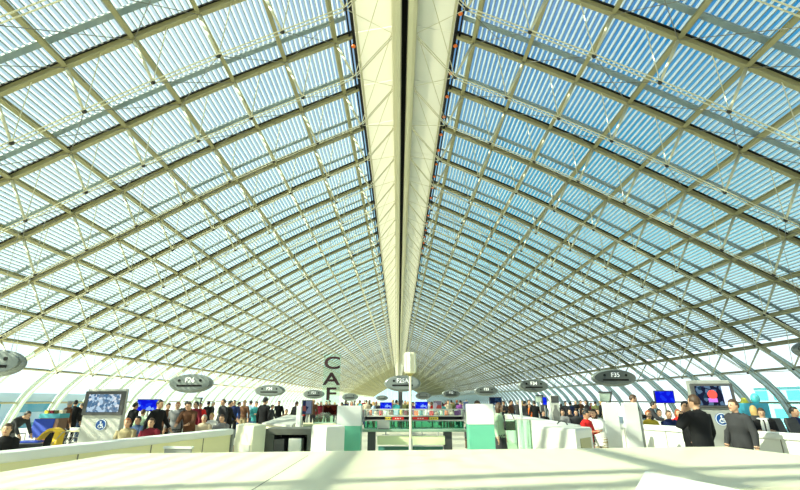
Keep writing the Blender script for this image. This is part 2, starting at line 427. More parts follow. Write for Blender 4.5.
def block(name, label, c, d, wm, bm, nw, nf):
    t = thing(name, label, 'building', (c[0], c[1], -4))
    MB().box((0, 0, d[2] / 2), d).build('wall', bm, t)
    MB().box((0, 0, d[2] + .3), (d[0] + 1, d[1] + 1, .6)).build('roof', PALEB, t)
    for f in range(nf):
        z = d[2] * (f + .55) / nf
        for j in range(nw):
            y = d[1] * ((j + .5) / nw - .5)
            for sx in (-1, 1): MB().box((sx * d[0] / 2, y, z), (.3, d[1] / nw * (.72 if (j + f) % 3 else .4), d[2] / nf * .5)).build('window', wm, t)
        MB().box((0, -d[1] / 2, z), (d[0] * .94, .3, d[2] / nf * .5)).build('window', wm, t)
block('terminal_building', 'cyan glazed terminal building outside the left facade', (-66, 62), (16, 60, 6.2), CYW, PALEB, 6, 2)
block('terminal_building', 'tall cyan glazed building outside the right facade behind the right information totem', (62, 66), (14, 18, 7.6), CYW, CYB, 6, 3)
block('terminal_building', 'low cyan building outside the right facade at the picture edge', (56, 40), (14, 16, 5.6), CYW, CYB, 6, 2)
# far end wall
t = thing('wall_far', 'white glazed end wall far down the hall', 'wall', (0, Y1 + .2, 0), 0, None, 'structure')
pts = [P3(1, SMAX * (1 - i / 20), 0, 0) for i in range(21)] + [P3(-1, SMAX * i / 20, 0, 0) for i in range(21)]
MB().xz([(p.x, p.z) for p in pts], 0, .1).build('end_glazing', GLASS_F, t)
for i in range(-7, 8):
    h = [p.z for p in pts if abs(p.x - i * 3.2) < 2.2]
    MB().box((i * 3.2, -.1, (max(h) - .3) / 2), (.25, .2, max(h) - .3)).build('mullion', WHITE, t)
# ------------------------------------------------------------------ people
FAB = {
 'black': (.012, .012, .014), 'charcoal': (.045, .045, .05), 'navy': (.015, .025, .09), 'grey': (.22, .22, .23), 'brown': (.12, .055, .03),
 'red': (.62, .02, .02), 'orange': (.75, .17, .03), 'teal': (.05, .30, .32), 'white': (.78, .78, .75), 'khaki': (.35, .29, .17),
 'olive': (.12, .13, .05), 'maroon': (.18, .015, .03), 'pale blue': (.38, .52, .68), 'blue': (.03, .12, .45), 'pale green': (.50, .66, .46), 'yellow': (.70, .50, .06),
 'purple': (.16, .05, .22), 'beige': (.60, .50, .36), 'denim': (.06, .10, .20)}
def fab(c): return mat('cloth_' + c.replace(' ', '_'), FAB[c], .85, noise=.12, scale=14, spec=.2)
SKINS = [mat('skin_%d' % i, c, .5, noise=.05, scale=20) for i, c in enumerate([(.62, .36, .23), (.50, .27, .16), (.22, .11, .06)])]
HAIRS = {k: mat('hair_' + k, c, .55, noise=.15, scale=30) for k, c in {'black': (.012, .01, .009), 'brown': (.07, .035, .018), 'blond': (.50, .33, .12), 'grey': (.38, .37, .35), 'red': (.35, .09, .025)}.items()}
EYE_M = mat('eye_dark', (.02, .015, .012), .3); LIP_M = mat('lip', (.42, .14, .11), .5); SHOE = mat('shoe_leather', (.02, .016, .013), .4)
def person_mesh(name, lean=0., arms=None, legs=None, drop=0., coat=.0, headturn=0., skirt=False, nod=0.):
    """one continuous body facing -Y; arms/legs give the joints; returns the mesh and the head matrix"""
    parts = []                                    # (MB, region)
    def P(reg):
        m = MB(); parts.append((m, reg)); return m
    pel = Vector((0, 0, .95 - drop)); R = Matrix.Rotation(lean, 3, 'X')
    def T(x, y, z): return pel + R @ (Vector((x, y, z)) - Vector((0, 0, .95)))
    q = .012 + coat * .5
    P('top').path([T(0, 0, .90), T(0, 0, 1.0), T(0, .005, 1.12), T(0, 0, 1.28), T(0, .0, 1.40), T(0, .005, 1.465), T(0, 0, 1.50)],
                  [(.15 + q, .115 + q), (.158 + q, .118 + q), (.142 + q, .108 + q), (.168 + q, .122 + q), (.19 + q, .108 + q), (.12 + q, .078 + q), (.06, .058)], 20, lat=(1, 0, 0))
    if coat and drop < .2: P('top').path([T(0, 0, .98), Vector((pel.x, pel.y, .70 - drop))], [(.165, .13), (.172, .14)], 20, lat=(1, 0, 0))
    P('bottom').path([T(0, 0, .97), T(0, 0, .84)], [(.158, .12), (.16, .122)], 18, lat=(1, 0, 0))
    hd = T(0, -.025, 1.632); RH = R @ Matrix.Rotation(-lean * .75 + nod, 3, 'X') @ Matrix.Rotation(headturn, 3, 'Z')
    P('skin').path([T(0, .005, 1.44), T(0, -.008, 1.60)], [.056, .052], 12)
    def H(x, y, z): return hd + RH @ Vector((x, y, z))
    h = P('skin'); h.ell(hd, (.076, .096, .112), 18, 14, M=RH); h.ell(H(0, -.025, -.055), (.056, .066, .062), 14, 10, M=RH)
    h.ell(H(0, -.098, -.016), (.013, .017, .02), 8, 6, M=RH); h.ell(H(0, -.09, .012), (.010, .012, .03), 8, 6, M=RH)
    for sx in (-1, 1): h.ell(H(sx * .078, .008, -.005), (.011, .02, .031), 8, 6, M=RH)
    h.ell(H(0, -.078, -.092), (.02, .02, .018), 8, 6, M=RH)
    eyes = [H(sx * .031, -.092, .012) for sx in (-1, 1)]; lip = H(0, -.093, -.052)
    A = arms or {}
    for sd in (-1, 1):
        sh = T(sd * .185, 0, 1.415)
        e, wv = A.get(sd, ((sd * .085, .02, -.275), (.03 * sd, -.06, -.25)))
        el = sh + R @ Vector(e) if lean < .3 else sh + Vector(e); wr = el + Vector(wv)
        P('top').path([T(sd * .13, 0, 1.43), sh, el], [.062 + q * .5, .066 + q * .5, .05 + q * .5], 12)
        P('top').path([sh.lerp(el, .9), el, wr], [.048 + q * .5, .05 + q * .5, .036 + q * .3], 12)
        d = (wr - el).normalized(); hp = P('skin')
        lat = Vector((1, 0, 0)) if abs(d.x) < .7 else Vector((0, 1, 0)); lat = (lat - d * lat.dot(d)).normalized(); nrm = d.cross(lat)
        pal = wr + d * .055
        hp.path([wr - d * .02, wr + d * .015, pal, pal + d * .035], [(.026, .024), (.034, .02), (.042, .018), (.038, .014)], 12, lat=nrm.cross(d))
        for fi, (off, ln) in enumerate(((-.03, .055), (-.01, .068), (.01, .073), (.03, .066))):
            b = pal + d * .03 + lat * off
            hp.path([b, b + d * ln * .5 + nrm * .006 * sd, b + d * ln * .8 + nrm * .022 * sd, b + d * ln * .92 + nrm * .038 * sd], [.0095, .009, .008, .007], 7)
        b = wr + d * .02 + lat * .03 * -sd
        hp.path([b, b + d * .03 + lat * -.022 * sd, b + d * .06 + lat * -.026 * sd], [.013, .0105, .008], 7)
    G = legs or {}
    for sd in (-1, 1):
        hip = pel + Vector((sd * .088, 0, -.06)); k, an = G.get(sd, ((sd * .012, -.01, -.40), (0, .025, -.40)))
        kn = hip + Vector(k); ak = kn + Vector(an)
        P('bottom').path([hip + Vector((0, 0, .03)), hip.lerp(kn, .4), kn, kn.lerp(ak, .4), ak], [.095, .088, .064, .06, .05], 14)
        P('shoe').ell(ak + Vector((sd * .01, -.06, -.045)), (.046, .13, .042), 12, 8); P('shoe').path([ak + Vector((0, 0, .03)), ak + Vector((0, -.01, -.05))], [.045, .05], 10)
    if skirt: P('bottom').path([T(0, 0, .98), T(0, 0, .86), pel + Vector((0, 0, -.52))], [(.155, .12), (.18, .14), (.23, .19)], 20, lat=(1, 0, 0))
    allm = MB(); samp = []
    for m, reg in parts:
        allm.add(m.v, m.f)
        for f in m.f:
            c = sum((Vector(m.v[i]) for i in f), Vector()) / len(f); samp.append((c, reg))
            for i in f: samp.append(((Vector(m.v[i]) + c) / 2, reg)); samp.append((Vector(m.v[i]), reg))
    zmin = min(v[2] for v in allm.v)
    me = allm.mesh('tmp', SHOE); o = bpy.data.objects.new('tmp', me); COL.objects.link(o)
    bm = bmesh.new(); bm.from_mesh(me); bmesh.ops.recalc_face_normals(bm, faces=bm.faces); bm.to_mesh(me); bm.free()
    rm = o.modifiers.new('r', 'REMESH'); rm.mode = 'VOXEL'; rm.voxel_size = .0125; rm.use_smooth_shade = True
    sm = o.modifiers.new('s', 'SMOOTH'); sm.factor = .5; sm.iterations = 3
    bpy.context.view_layer.update()
    out = bpy.data.meshes.new_from_object(o.evaluated_get(bpy.context.evaluated_depsgraph_get()))
    bpy.data.objects.remove(o)
    kd = KDTree(len(samp))
    for i, (c, r) in enumerate(samp): kd.insert(c, i)
    kd.balance()
    out.materials.clear()
    for m in (SKINS[0], SHOE, SHOE, SHOE, EYE_M, LIP_M): out.materials.append(m)
    idx = {'skin': 0, 'top': 1, 'bottom': 2, 'shoe': 3}; mi = []
    for p in out.polygons:
        c = p.center
        if min((c - e).length for e in eyes) < .0135: mi.append(4); continue
        lc = RH.inverted() @ (c - lip)
        if abs(lc.x) < .024 and abs(lc.z) < .009 and abs(lc.y) < .02: mi.append(5); continue
        mi.append(idx[samp[kd.find(c)[1]][1]])
    out.polygons.foreach_set('material_index', mi); out.polygons.foreach_set('use_smooth', [True] * len(mi))
    for v in out.vertices: v.co.z -= zmin
    out.name = name; out.update()
    return out, Matrix.Translation(hd - Vector((0, 0, zmin))) @ RH.to_4x4()
def hair_mesh(kind):
    mb = MB(); nu, nv = 24, 16; mb.ell((0, 0, 0), (1, 1, 1), nu, nv); vs = []
    for v in mb.v:
        v = Vector(v); face = v.y < -.30 and v.z < .52
        side = v.z < (-.15 if v.y < .35 else -.55)
        r = Vector((.087, .106, .122)) if not (face or side) else Vector((.055, .07, .085))
        p = Vector((v.x * r.x, v.y * r.y + .006, v.z * r.z + .004))
        if kind == 'long' and v.z < .1 and v.y > -.25: p = Vector((v.x * .098, .03 + v.y * .085, v.z * .26 + .004))
        if kind == 'cap' and v.z > .3: p *= 1.06
        vs.append(p)
    mb.v = [tuple(v) for v in vs]
    if kind == 'cap': mb.ell((0, -.10, .055), (.07, .07, .010), 14, 6)
    if kind == 'bun': mb.ell((0, .10, .06), (.045, .04, .045), 12, 8)
    me = mb.mesh('hair_' + kind, HAIRS['black'], True); return me
HM = {k: hair_mesh(k) for k in ('short', 'long', 'cap', 'bun')}
SITL = {-1: ((-.06, -.42, .02), (0, .03, -.42)), 1: ((.06, -.42, .02), (0, .02, -.42))}
LAPA = {-1: ((-.05, -.08, -.26), (.07, -.20, -.06)), 1: ((.05, -.08, -.26), (-.07, -.20, -.06))}
POSES = {
 'stand': person_mesh('stand'),
 'coat': person_mesh('coat', coat=.035),
 'walk': person_mesh('walk', legs={-1: ((-.01, -.20, -.36), (0, .05, -.42)), 1: ((.01, .12, -.39), (0, .22, -.36))}, arms={-1: ((-.05, .12, -.26), (-.01, .04, -.25)), 1: ((.05, -.12, -.26), (0, -.16, -.18))}, coat=.02),
 'front': person_mesh('front', arms={-1: ((-.05, -.06, -.27), (.10, -.22, .04)), 1: ((.05, -.06, -.27), (-.10, -.22, .04))}, coat=.02, nod=.25),
 'phone': person_mesh('phone', arms={-1: ((-.07, .0, -.27), (.02, -.10, -.23)), 1: ((.11, -.14, -.20), (-.10, .02, .25))}, coat=.03),
 'bend': person_mesh('bend', lean=.85, arms={-1: ((-.03, -.12, -.26), (.02, -.14, -.20)), 1: ((.03, -.12, -.26), (-.02, -.14, -.20))}, legs={-1: ((-.02, -.06, -.39), (0, .12, -.38)), 1: ((.02, -.10, -.38), (0, .06, -.40))}, drop=.02),
 'sit': person_mesh('sit', drop=.44, legs=SITL, arms=LAPA, coat=.015),
 'lean': person_mesh('lean', lean=.35, arms={-1: ((-.04, -.16, -.24), (.06, -.22, -.06)), 1: ((.04, -.16, -.24), (-.06, -.22, -.06))}, coat=.02),
 'skirt': person_mesh('skirt', skirt=True, headturn=.5)}
PLACED = []
def person(px, Y, pose, face, top, bottom, hair, label, h=1.75, skin=0, hk='short', group=None, z=0.):
    me, HMAT = POSES[pose]
    zz = z + h * .7 if pose != 'sit' else z + .9
    while any((fx(px, Y, zz) - a) ** 2 + (Y - b) ** 2 < (.20 if pose == q == 'sit' else .60 if (pose in 'bend lean walk sit' or q in 'bend lean walk sit') else .44) for a, b, q in PLACED): Y += .2
    PLACED.append((fx(px, Y, zz), Y, pose))
    o = bpy.data.objects.new('person', me); COL.objects.link(o)
    o.location = (fx(px, Y, z + h * .7 if pose != 'sit' else z + .9), Y, z); o.rotation_euler = (0, 0, math.radians(face)); s = h / 1.75; o.scale = (s, s, s)
    for i, m in enumerate((SKINS[skin], fab(top), fab(bottom))):
        o.material_slots[i].link = 'OBJECT'; o.material_slots[i].material = m
    hr = bpy.data.objects.new('hair', HM[hk]); COL.objects.link(hr); hr.parent = o; hr.matrix_local = HMAT
    hr.material_slots[0].link = 'OBJECT'; hr.material_slots[0].material = HAIRS[hair] if hk != 'cap' else fab('charcoal')
    return tag(o, label, 'person', group)
# left of the left totem
person(12, 15.2, 'bend', 80, 'charcoal', 'grey', 'black', 'man in dark jacket bending over beside the blue bench')
person(3, 10.2, 'sit', 25, 'black', 'black', 'brown', 'seated brown-haired person in black jacket at the left picture edge', hk='short')
person(67, 20.0, 'coat', 150, 'brown', 'charcoal', 'grey', 'grey-haired person in brown coat left of the totem, seen from behind', h=1.76)
person(73.5, 20.6, 'stand', 190, 'black', 'black', 'black', 'person in black standing beside the brown-coated one', h=1.80)
person(81, 20.0, 'front', -80, 'black', 'denim', 'black', 'young person in black looking down close to the left totem', h=1.68)
# right of the left totem, along the left barrier
person(133, 17.6, 'coat', 150, 'black', 'black', 'black', 'person in black standing under the blue screen, right of the left totem', h=1.72)
person(125.5, 13.1, 'sit', 8, 'khaki', 'denim', 'red', 'seated red-haired person in khaki beside the left totem')
person(136.5, 14.7, 'sit', -10, 'denim', 'black', 'black', 'seated person in denim blue jacket behind the left barrier')
person(141, 15.8, 'stand', 170, 'pale green', 'grey', 'brown', 'person in pale green top under the blue screen', h=1.52)
person(149.5, 13.1, 'sit', 4, 'maroon', 'black', 'brown', 'seated person in maroon next to the man in black sweater')
person(157, 14.2, 'walk', 75, 'black', 'charcoal', 'black', 'tall man in black sweater behind the left barrier, facing right', h=1.83)
person(166.5, 18.5, 'front', 60, 'brown', 'black', 'brown', 'person in brown partly hidden behind the black-sweatered man', h=1.7)
person(176, 16.5, 'coat', 20, 'grey', 'charcoal', 'red', 'red-haired man in grey suit under the F26 sign', h=1.74)
person(185, 20.5, 'stand', 200, 'charcoal', 'black', 'black', 'person in charcoal behind the grey-suited man', h=1.76)
person(190.5, 15.1, 'lean', 0, 'brown', 'black', 'brown', 'person in brown jacket leaning forward behind the left barrier', h=1.80)
person(195, 17.6, 'coat', -30, 'maroon', 'black', 'black', 'person in maroon coat beside the leaning one in brown', h=1.76)
person(199.5, 20.5, 'stand', 0, 'red', 'denim', 'black', 'person in bright red top below the right tip of the F26 sign', h=1.68)
# between the left barrier and the cafe sign
person(203, 16, 'sit', 10, 'beige', 'grey', 'grey', 'seated grey-haired person in beige behind the end of the left barrier')
person(211, 18.3, 'sit', -10, 'white', 'khaki', 'blond', 'seated fair-haired person in white behind the end of the left barrier')
person(221, 16.0, 'sit', 0, 'grey', 'black', 'brown', 'seated person in grey behind the end of the left barrier')
person(207.5, 25, 'coat', 160, 'black', 'black', 'black', 'person in long black coat far behind the left barrier end', h=1.74)
person(212, 27.5, 'stand', 100, 'charcoal', 'black', 'grey', 'grey-haired person in charcoal far behind the left barrier end', h=1.72)
person(222.5, 19.5, 'coat', -40, 'charcoal', 'black', 'brown', 'brown-haired person in charcoal coat left of the timber floor gap', h=1.84)
person(229, 18.2, 'walk', 100, 'black', 'black', 'black', 'person all in black walking through the timber floor gap', h=1.80)
person(233.5, 23, 'stand', 0, 'navy', 'black', 'brown', 'person in navy behind the one walking through the gap', h=1.80)
person(238, 25, 'coat', 120, 'blue', 'denim', 'black', 'person in blue coat above the low cream cabinet', h=1.72)
person(244, 24, 'stand', -20, 'brown', 'khaki', 'blond', 'fair-haired person in brown among the left crowd', h=1.80)
person(250, 26, 'stand', 170, 'pale blue', 'denim', 'black', 'person in pale blue shirt among the left crowd', h=1.78)
person(255.5, 23, 'front', 40, 'teal', 'denim', 'brown', 'person in teal shirt left of the man with dark cap', h=1.74)
person(264, 18.2, 'coat', 150, 'black', 'black', 'black', 'large man in black with dark cap, seen from behind', h=1.90, hk='cap')
person(271.5, 25, 'walk', 90, 'charcoal', 'black', 'black', 'person in charcoal walking right of the capped man', h=1.60)
person(278.5, 28, 'coat', 0, 'black', 'charcoal', 'black', 'lone slim person in black under the F24 sign', h=1.76)
person(286, 26, 'sit', 10, 'brown', 'black', 'brown', 'seated person in brown beyond the long cream counter')
person(292, 27.8, 'lean', 90, 'charcoal', 'black', 'black', 'person in charcoal leaning over the long cream counter', h=1.66)
person(296, 25.4, 'coat', 150, 'black', 'black', 'brown', 'brown-haired person in black left of the white post', h=1.74)
# middle, beyond the cafe
MID = [('black', 'black'), ('navy', 'brown'), ('white', 'black'), ('red', 'brown'), ('grey', 'grey'), ('brown', 'blond'), ('teal', 'black'), ('maroon', 'grey'), ('beige', 'brown'), ('olive', 'black'), ('pale blue', 'blond'), ('charcoal', 'red'), ('purple', 'black'), ('orange', 'brown')]
def crowd(x0, x1, ya, yb, n, where, off=0, pose=('stand', 'coat', 'walk', 'front'), h=(1.62, 1.84), pal=MID):
    for i in range(n):
        c, hr = pal[(i + off) % len(pal)]
        px = x0 + (x1 - x0) * (i + .5 + random.uniform(-.3, .3)) / n; Y = random.uniform(ya, yb)
        p = random.choice(pose); hh = random.uniform(*h)
        person(px, Y, p, random.choice((0, 180, 90, -90, 150, 30, -40)), c, random.choice(('black', 'denim', 'charcoal')), hr,
               '%s-haired %s in %s %s' % ({'blond': 'fair'}.get(hr, hr), 'seated traveller' if p == 'sit' else 'traveller', c, where), hh, random.choice((0, 0, 0, 1, 2)), random.choice(('short', 'short', 'long')))
crowd(302, 337, 30, 42, 8, 'behind the hanging letters', 3)
crowd(340, 378, 30, 46, 12, 'behind the left white and green pillar', 0)
crowd(392, 414, 28, 40, 8, 'beneath the F25A sign', 5)
crowd(428, 468, 30, 46, 13, 'behind the right end of the food display', 2)
crowd(503, 545, 28, 34, 7, 'under the F34 sign', 0, pal=[('black', 'brown'), ('navy', 'black'), ('charcoal', 'grey'), ('brown', 'blond'), ('black', 'black'), ('maroon', 'black'), ('charcoal', 'black')])
crowd(560, 604, 28, 36, 9, 'far beyond the red-jacketed person', 0, pal=[('black', 'black'), ('charcoal', 'brown'), ('navy', 'black'), ('black', 'grey'), ('brown', 'black'), ('charcoal', 'black'), ('maroon', 'brown'), ('olive', 'black'), ('black', 'blond')])
person(478, 11.5, 'stand', 10, 'charcoal', 'black', 'brown', 'person mostly hidden behind the right white and green pillar', h=1.79, skin=1)
person(499.5, 12.8, 'skirt', 60, 'pale green', 'charcoal', 'brown', 'woman in pale top and dark skirt beside the right pillar', h=1.74, hk='long')
person(511, 27.5, 'coat', 60, 'brown', 'black', 'black', 'person in brown coat left of the slim white post', h=1.80)
person(525, 24.8, 'coat', 100, 'charcoal', 'black', 'black', 'person in charcoal coat right of the slim white post', h=1.76)
person(530, 26.5, 'front', -20, 'orange', 'black', 'brown', 'person in orange jacket right of the slim white post', h=1.62)
person(535, 25.5, 'stand', 180, 'black', 'black', 'black', 'person in black left of the small blue screen', h=1.78)
person(544, 22.5, 'sit', 10, 'black', 'black', 'black', 'seated person in black below the small blue screen')
for i, (px, c, hr) in enumerate(((563.5, 'grey', 'brown'), (570.5, 'black', 'black'), (577, 'charcoal', 'black'), (584, 'navy', 'black'), (591, 'maroon', 'black'), (598, 'black', 'brown'), (604.5, 'olive', 'black'))):
    person(px, 21.5 + 1.5 * (i % 2), 'sit', random.choice((0, 12, -12)), c, 'black', hr, '%s-haired seated passenger in %s in the row behind the red-jacketed person' % (hr, c), z=.0, h=1.82)
person(587, 12.6, 'front', 40, 'red', 'black', 'black', 'person in red jacket standing by the white counter', h=1.55, skin=1)
person(599.5, 11.9, 'lean', -50, 'white', 'khaki', 'brown', 'person in white top leaning at the end of the long white wall', h=1.62, hk='long')
person(634.5, 15.4, 'front', 75, 'black', 'black', 'brown', 'man in black suit facing right behind the white boards', h=1.97)
person(647, 17.6, 'lean', 60, 'charcoal', 'black', 'black', 'man in charcoal leaning forward right of the black suited man by the white boards', h=1.80)
for px, Y, c, hr, hk, lab in ((650.5, 15.9, 'yellow', 'red', 'short', 'seated passenger in yellow below the right blue screen'), (661, 18.0, 'white', 'black', 'short', 'seated passenger in white below the right blue screen'),
                             (671, 15.9, 'navy', 'brown', 'short', 'seated passenger in navy below the right blue screen'), (680, 18.0, 'red', 'red', 'long', 'seated red-haired passenger in red below the right blue screen'), (689, 17.0, 'blue', 'brown', 'short', 'seated passenger in blue left of the man in black')):
    person(px, Y, 'sit', 0, c, 'denim', hr, lab, hk=hk, h=1.93)
person(688.5, 11.2, 'coat', 60, 'black', 'black', 'black', 'person in black half hidden behind the man holding a phone', h=1.78)
person(700, 9.0, 'phone', 200, 'black', 'black', 'brown', 'man in black suit with raised hand in front of the right totem', h=1.90)
person(739, 9.8, 'coat', -75, 'charcoal', 'charcoal', 'brown', 'brown-haired man in dark grey jacket right of the right totem, facing left', h=1.82)
person(757, 13.2, 'stand', 160, 'charcoal', 'black', 'blond', 'fair-haired person in dark clothes behind the grey-jacketed man', h=1.66, hk='long')
scarfed = person(765, 12.0, 'front', -30, 'black', 'black', 'brown', 'person in black with white scarf left of the black seats', h=1.62, hk='short')
person(798.5, 14.4, 'sit', 30, 'navy', 'black', 'black', 'person in navy seated at the right picture edge', h=2.1)
MB().path([(.02 * math.cos(a_) + .085 * math.cos(a_), .005 + .085 * math.sin(a_), 1.47) for a_ in [2 * PI * i_ / 16 for i_ in range(17)]], .028, 8).path([(.05, -.10, 1.47), (.055, -.15, 1.36), (.05, -.165, 1.10)], [(.035, .02)] * 3, 8).path([(-.05, -.10, 1.47), (-.045, -.15, 1.38), (-.05, -.165, 1.16)], [(.035, .02)] * 3, 8).build('scarf', fab('white'), scarfed, label='white scarf')
# ------------------------------------------------------------------ foreground island
def v2(v): return (v.x, v.y)
ZI = 1.2
a, b = onz(115, 453.5, ZI), onz(725, 446.5, ZI)
l2 = onz(0, 472, ZI); r2 = onz(800, 455, ZI); n1, n2 = onz(735, 488.5, ZI), onz(800, 485.5, ZI)
def isect(p, q, r, s):
    d = (q.x - p.x) * (s.y - r.y) - (q.y - p.y) * (s.x - r.x)
    t = ((r.x - p.x) * (s.y - r.y) - (r.y - p.y) * (s.x - r.x)) / d; return Vector((p.x + (q.x - p.x) * t, p.y + (q.y - p.y) * t, 0))
nr, nl = isect(b, r2, n1, n2), isect(a, l2, n1, n2)
isl = thing('counter_island', 'broad flat white counter island filling the whole foreground', 'counter', ((a.x + b.x) / 2, 4, 0))
ox, oy = (a.x + b.x) / 2, 4
poly = [(p.x - ox, p.y - oy) for p in (nl, nr, b, a)]
MB().prism(poly, ZI - .06, ZI).build('top', ISLE, isl, bev=.008)
cx_, cy_ = sum(p[0] for p in poly) / 4, sum(p[1] for p in poly) / 4
MB().prism([(cx_ + (p[0] - cx_) * .96, cy_ + (p[1] - cy_) * .9) for p in poly], 0, ZI - .06).build('plinth', CREAM, isl)
seam = mat('dark_seam', (.22, .21, .17), .7)
for q0, q1 in (((308, 455.5), (252, 490)),):
    p0, p1 = onz(*q0, ZI), onz(*q1, ZI); d = (p1 - p0).normalized(); nn = Vector((-d.y, d.x, 0)) * .004
    MB().prism([(p.x - ox, p.y - oy) for p in (p0 + nn, p0 - nn, p1 - nn, p1 + nn)], ZI - .01, ZI + .0012).build('seam', seam, isl)
ZB = 1.3
A, B_ = onz(645, 470.5, ZB), onz(738, 489, ZB); C_ = onz(634, 491, ZB)
B2 = A + (B_ - A) * 1.5; C2 = A + (C_ - A) * 1.5
t = thing('white_tray', 'white raised board lying on the counter island, bottom right', 'board', (A.x, A.y, ZI))
MB().prism([(0, 0), (C2.x - A.x, C2.y - A.y), ((B2 + C2).x / 2 - A.x, (B2 + C2).y / 2 - A.y - .1), (B2.x - A.x, B2.y - A.y)][::1], .014, .1).build('board', WHITE2, t, bev=.006)
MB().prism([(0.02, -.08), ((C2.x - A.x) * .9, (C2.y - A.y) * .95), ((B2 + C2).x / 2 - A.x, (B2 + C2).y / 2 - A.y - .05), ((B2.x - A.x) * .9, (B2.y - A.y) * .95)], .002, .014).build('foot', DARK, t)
# ------------------------------------------------------------------ barriers
def barrier(name, label, f, n, side, thick, capm, bodym, seams, zt=1.12):
    d = (n - f).normalized(); q = Vector((-d.y, d.x, 0)) * side * thick; o = f
    t = thing(name, label, 'barrier wall', (o.x, o.y, 0))
    P = lambda v: (v.x - o.x, v.y - o.y)
    e = q.normalized() * .05
    MB().prism([P(f), P(n), P(n + q), P(f + q)], zt - .14, zt).build('cap', capm, t, bev=.03)
    MB().prism([P(f + e - d * -.04), P(n + e), P(n + q - e), P(f + q - e + d * .04)], 0, zt - .14).build('wall_panel', bodym, t)
    L = (n - f).length
    for i in range(seams):
        p = f + d * (L * (i + .7) / seams)
        for off in (e * .85, q - e * .85):
            c = p + off; MB().box((c.x - o.x, c.y - o.y, (zt - .14) / 2), (.014, .014, zt - .15), math.atan2(d.y, d.x)).build('joint', seam, t)
    return t
f = onz(222, 428.5, 1.12); n = onz(0, 450.5, 1.12)
lb = barrier('barrier_wall', 'long cream barrier wall running from the left picture edge', f, f + (n - f) * 1.5, 1, .34, WHITE2, CREAM, 5)
d = (n - f).normalized(); q = Vector((-d.y, d.x, 0))
MB().box(tuple(q * .17 - d * .02 + Vector((0, 0, .55))), (.05, .34, 1.1), math.atan2(d.y, d.x)).build('end_panel', GREYP, lb, bev=.01)
f2 = onz(598, 422, 1.12); n2_ = onz(800, 434, 1.12)
barrier('barrier_wall', 'long bright white barrier wall running to the right picture edge', f2, f2 + (n2_ - f2) * 1.5, 1, .28, WHITE2, WHITE, 6)
Y = 7.7; x0, x1 = fx(164, Y, 1.05), fx(192, Y, 1.05); zt = at(178, 447.5, Y).z
t = thing('notice_stand', 'low grey notice stand in front of the left barrier', 'stand', ((x0 + x1) / 2, Y, 0), math.radians(-6))
MB().box((0, 0, zt - .2), (x1 - x0, .04, .4)).build('plate', GREYP, t, bev=.006); MB().box((0, 0, zt), (x1 - x0 + .03, .07, .03)).build('rim', WHITE2, t)
for s in (-1, 1): MB().box((s * (x1 - x0) * .4, 0, (zt - .4) / 2), (.04, .04, zt - .4)).build('leg', GREYP, t)
# ------------------------------------------------------------------ oval gate signs
def oval(px, py, wpx, hpx, Y, text, label, dark=True):
    c = at(px, py, Y); k = Y * .97 / FPX
    w, h = wpx * k, hpx * k
    t = thing('gate_sign', label, 'gate sign', (c.x, c.y, c.z), 0, 'oval gate signs hanging over the hall')
    m1 = SIGN_D if dark else SIGN_G
    n = 40; mb = MB(); dp = .22
    # lens body: thick in the middle, thin at the rim
    mb.ell((0, 0, 0), (w / 2, dp, h / 2), 40, 20); mb.build('body', SIGN_G, t, smooth=True)
    pts = [(w * .44 * math.cos(2 * PI * i / n), h * .40 * math.sin(2 * PI * i / n) + h * .03) for i in range(n)]
    MB().xz(pts[::-1], -dp - .02, -dp * .3).build('face_plate', m1, t)
    MB().box((0, -dp - .025, -h * .12), (w * .56, .02, h * .10)).build('slot', BLACK, t)
    for s in (-1, 1):
        MB().path([(s * w * .235, -dp - .04, h * .15), (s * w * .235, -dp - .01, h * .15)], h * .075, 14).build('lamp', BLACK, t)
    if text: letters(text, h * .36, .01, 'lettering', TXT, t, (0, -dp - .035, h * .16), 1.0, bold=h * .004)
    for s in (-1, 1):
        x = c.x + s * w * .2
        i = min(range(200), key=lambda i: abs(S(SMAX * i / 199)[0].x - abs(x)) + (99 if SMAX * i / 199 > EAVE else 0))
        zr = S(SMAX * i / 199)[0].y - .35
        MB().tube((s * w * .2, 0, h * .35), (s * w * .2, 0, max(zr - c.z, h * .6)), .010, .010, 6).build('hanger_rod', GREYP, t)
oval(-5, 363.5, 64, 27, 17, '', 'big oval gate sign cut off by the left picture edge', False)
oval(191.5, 383.5, 44, 18, 24.5, 'F26', 'grey oval gate sign F26 hanging above the left barrier', False)
oval(270, 390.7, 30, 11, 36, 'F24', 'oval gate sign F24 second along the left side', False)
oval(314, 394.3, 21, 8.4, 50, 'F23', 'small oval gate sign behind the hanging letters', False)
oval(350, 397, 16, 7, 64, '', 'tiny oval gate sign above the left white and green pillar', False)
oval(382, 398, 12, 5, 90, '', 'farthest tiny oval gate sign left of F25A', False)
oval(402.5, 383.5, 36, 15.5, 30, 'F25A', 'grey oval gate sign F25A in the centre behind the lantern pole', False)
oval(423, 396, 15, 7, 52, '', 'small blank oval gate sign just right of the lantern pole')
oval(451, 394, 18, 7.4, 60, 'F32', 'small oval gate sign F32 right of centre')
oval(486, 391, 23.5, 9.2, 48, 'F33', 'oval gate sign F33 above the right white and green pillar')
oval(533, 385.8, 30, 12.5, 36, 'F34', 'dark oval gate sign F34 right of the pillar')
oval(613.5, 378, 45, 16.5, 24.5, 'F35', 'dark oval gate sign F35 above the white panels')
oval(826, 350, 70, 22, 16.5, '', 'dark oval gate sign cut off by the right picture edge')
